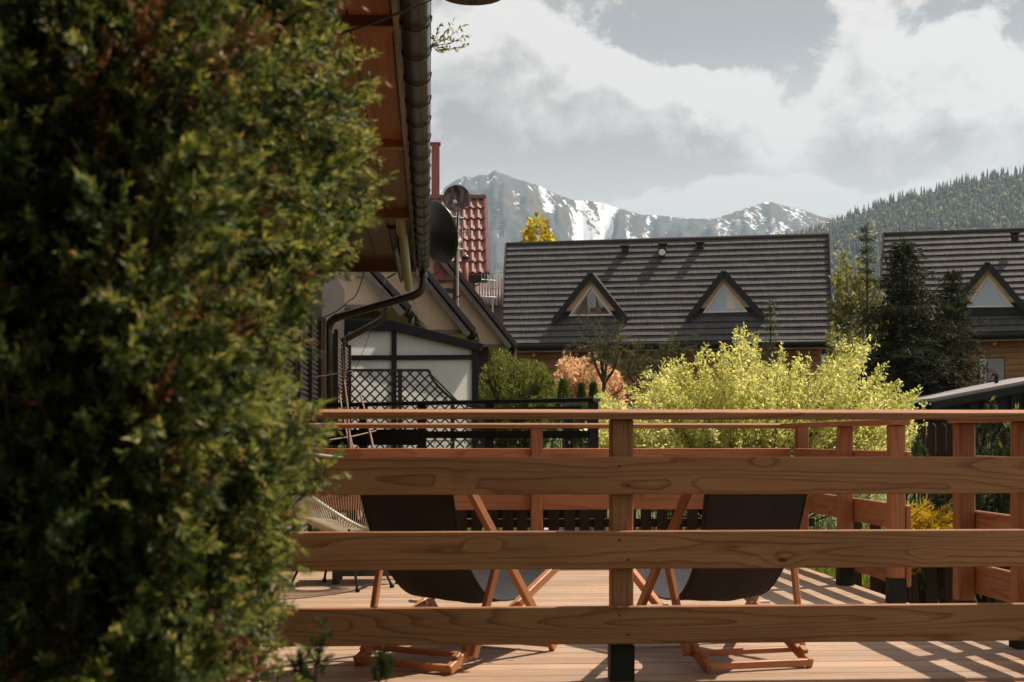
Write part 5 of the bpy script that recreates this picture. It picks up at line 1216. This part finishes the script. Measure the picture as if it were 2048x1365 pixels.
# ------------------------------------------------------------------ foreground juniper
def juniper():
    rng = np.random.default_rng(42)
    edge = [(-20, 690), (40, 700), (100, 722), (160, 728), (210, 738), (260, 728), (300, 738), (345, 755), (385, 772), (420, 768), (455, 745), (490, 712), (530, 690), (570, 668), (610, 645), (640, 610), (680, 588), (720, 584), (760, 602), (800, 636), (850, 652), (900, 668), (950, 678), (985, 645), (1020, 600), (1080, 590), (1130, 575), (1180, 578), (1230, 555), (1290, 560), (1330, 575), (1400, 590)]
    base = Vector((-.62, 2.0, -.45)); t = thing('juniper_hedge', 'tall juniper filling the foreground, dark inside with sunlit tips', 'hedge', base)
    m = MB(); wood_pts = []
    P = []; D = []; L = []; Pd = []; Dd = []; SP = []; SD = []; SL = []
    Pt = []; Dt = []; Lt = []
    def spray(p, v, ln, dead, lit=False):
        nn = 44 if not dead else 24; u = np.sort(rng.random(nn)); bend = rng.normal(size=3) * .25
        q = p + (v[None] * u[:, None] + bend[None] * (u[:, None] ** 2)) * ln; tg = unit(v[None] + 2 * bend[None] * u[:, None])
        q = q + rng.normal(size=(nn, 3)) * .002
        d_ = tg * .85 + rng.normal(size=(nn, 3)) * .42
        if dead: Pd.append(q); Dd.append(d_)
        else:
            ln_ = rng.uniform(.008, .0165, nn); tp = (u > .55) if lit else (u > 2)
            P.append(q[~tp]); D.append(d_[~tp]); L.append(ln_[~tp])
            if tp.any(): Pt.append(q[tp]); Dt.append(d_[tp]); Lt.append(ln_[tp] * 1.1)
        SP.append(p); SD.append(v + bend * .5); SL.append(ln)
    def surf(px): # depth of the hedge face: a rounded body turned away towards its lit edge
        f = min(1, max(0, px / 720)); return 1.72 + .08 * f + .85 * max(0, (f - .38) / .62) ** 1.35
    EX = 46
    def shoot(px, py, d, v, ln, dead, n):
        p = np.array(at(px, py, d)); tip = p + v * ln
        rel = Vector(tip) - Vector((0, 0, EYE)); tx = 1024 + FPX * rel.dot(RT) / rel.dot(FW); ty = HOR - FPX * rel.z / rel.dot(FW)
        if tx > interp(edge, ty) - EX + 14: return False
        for s_ in range(n):
            f = .2 + .8 * (s_ + rng.random()) / n; w = unit(v + rng.normal(size=3) * .5); spray(p + v * ln * f, w, rng.uniform(.035, .075) * (1.25 - .4 * f), dead or rng.random() < .05, rng.random() < (.6 if px > 300 else .12 + .48 * max(0, px) / 300))  # pale tips thin out leftwards, painting the shaded side of the hedge
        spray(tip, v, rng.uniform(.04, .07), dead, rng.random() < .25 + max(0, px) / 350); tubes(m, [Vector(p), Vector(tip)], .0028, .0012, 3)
        return True
    k = 0
    while k < 1500:
        py = rng.uniform(-60, 1440); ed = interp(edge, py) - EX; px = (ed - 15) - (ed + 90) * rng.random() ** 1.15
        lump = mnoise.noise(Vector((px * .0065, py * .0065, 1.0)))
        if lump < -.18 and rng.random() < .7: k += .3; continue
        d = surf(px) - lump * .16 + rng.random() ** 1.5 * .30 + (.1 if ed - px < 120 else .0)
        out = np.array(RT) * (.2 + .8 * max(px, 0) / 750) - np.array(FW) * (.8 - .65 * max(px, 0) / 750) + np.array([0, 0, .65])
        v = unit(out + rng.normal(size=3) * .38)
        dead = mnoise.noise(Vector((px * .010, py * .010, 9.0))) > .36 and rng.random() < .45
        if shoot(px, py, d, v, rng.uniform(.10, .2), dead, 7): k += 1
    for _ in range(2600):      # inner growth
        py = rng.uniform(-60, 1420); ed = interp(edge, py) - EX; px = rng.uniform(-80, ed - 100); d = surf(px) + rng.uniform(.3, .75)
        p = np.array(at(px * .97, py, d)); v = unit(rng.normal(size=3) + np.array([0, 0, .4])); spray(p, v, rng.uniform(.07, .13), rng.random() < .15)
    for _ in range(2600):      # unseen growth added along the wall to block light on the hedge
        yy = rng.uniform(-2.6, 1.5); p = np.array([rng.uniform(-1.05, -.62) + (.12 if yy < .9 else 0) * rng.random(), yy, rng.uniform(-.3, 2.3)])
        spray(p, unit(rng.normal(size=3) + np.array([.5, -.1, .5])), rng.uniform(.09, .17), rng.random() < .1)
    # sprigs rising at the foot
    for (px, py0, py1) in ((640, 1372, 1285), (764, 1380, 1335), (600, 1380, 1330)):
        for s in range(6):
            a_ = np.array(at(px + rng.normal() * 4, py0 + (py1 - py0) * s / 6, 2.0)); spray(a_, unit(np.array([rng.normal() * .3, rng.normal() * .2, 1])), .03, False)
        tubes(m, [at(px, py1, 2.0), at(px - 20, py0 + 60, 2.0)], .002, .004, 4)
    P_ = np.concatenate(P); D_ = np.concatenate(D); L_ = np.concatenate(L)
    leaves('foliage', P_, D_, L_, L_ * .21, M['juniper'], t, rng, fold=.4)
    L2 = np.concatenate(Lt); leaves('lit_tip_foliage', np.concatenate(Pt), np.concatenate(Dt), L2, L2 * .22, M['juniper_lit_tip'], t, rng, fold=.4)
    Pd_ = np.concatenate(Pd); leaves('dry_foliage', Pd_, np.concatenate(Dd), .014, .003, M['juniper_dead'], t, rng)
    SL_ = np.array(SL); leaves('twigs', np.array(SP), np.array(SD), SL_, .0022, M['twig'], t, rng)
    # limbs
    for k in range(26):
        py = rng.uniform(0, 1350); px = rng.uniform(60, interp(edge, py) - 110); e = at(px, py, surf(px) + .12); b0 = Vector((base.x + rng.normal() * .1, base.y + rng.normal() * .08 + .1, max(-.4, e.z - rng.uniform(.25, .6)))); tubes(m, [b0, b0.lerp(e, .5) + Vector((0, 0, -.04)), e], .012, .003, 6)
    tubes(m, [base, base + Vector((.05, .1, 1.0)), base + Vector((0, .15, 2.4))], .06, .02, 9)
    m.build('limbs', M['twig'], t, fix=False)
juniper()
def shade_hedge():  # added out of view; blocks sky light falling on camera-facing surfaces
    rng = np.random.default_rng(77); t = thing('added_shade_hedge', 'unseen conifer hedge added behind the viewpoint to cut the skylight', 'hedge', (0, -3.4, -.45)); n = 26000
    P = np.stack([rng.uniform(-6, 7, n), -3.4 + rng.normal(size=n) * .28, rng.uniform(-.45, 4.4, n)], 1)
    leaves('foliage', P, rng.normal(size=(n, 3)) + np.array([0, .3, .5]), .16, .06, M['juniper'], t, rng); m = MB()
    for k in range(14): x = -5.6 + k * .9; tubes(m, [Vector((x, -3.4, -.45)), Vector((x + .05, -3.4, 2)), Vector((x, -3.4, 4))], .05, .015, 6)
    m.build('stems', M['bark'], t, fix=False)
shade_hedge()

# ------------------------------------------------------------------ the air
def haze():
    m = bpy.data.materials.new('haze_air'); m.use_nodes = True; n = m.node_tree.nodes; n.clear(); out = n.new('ShaderNodeOutputMaterial'); v = n.new('ShaderNodeVolumePrincipled')
    v.inputs['Color'].default_value = (0.60, 0.80, 1.0, 1); v.inputs['Density'].default_value = 0.000072; v.inputs['Anisotropy'].default_value = 0.35
    m.node_tree.links.new(v.outputs[0], out.inputs['Volume'])
    b = MB(); b.box((0, 4500, 749), (26000, 21000, 1501)); o = b.build('haze', m); o['kind'] = 'stuff'
HAZE = True
if HAZE: haze()
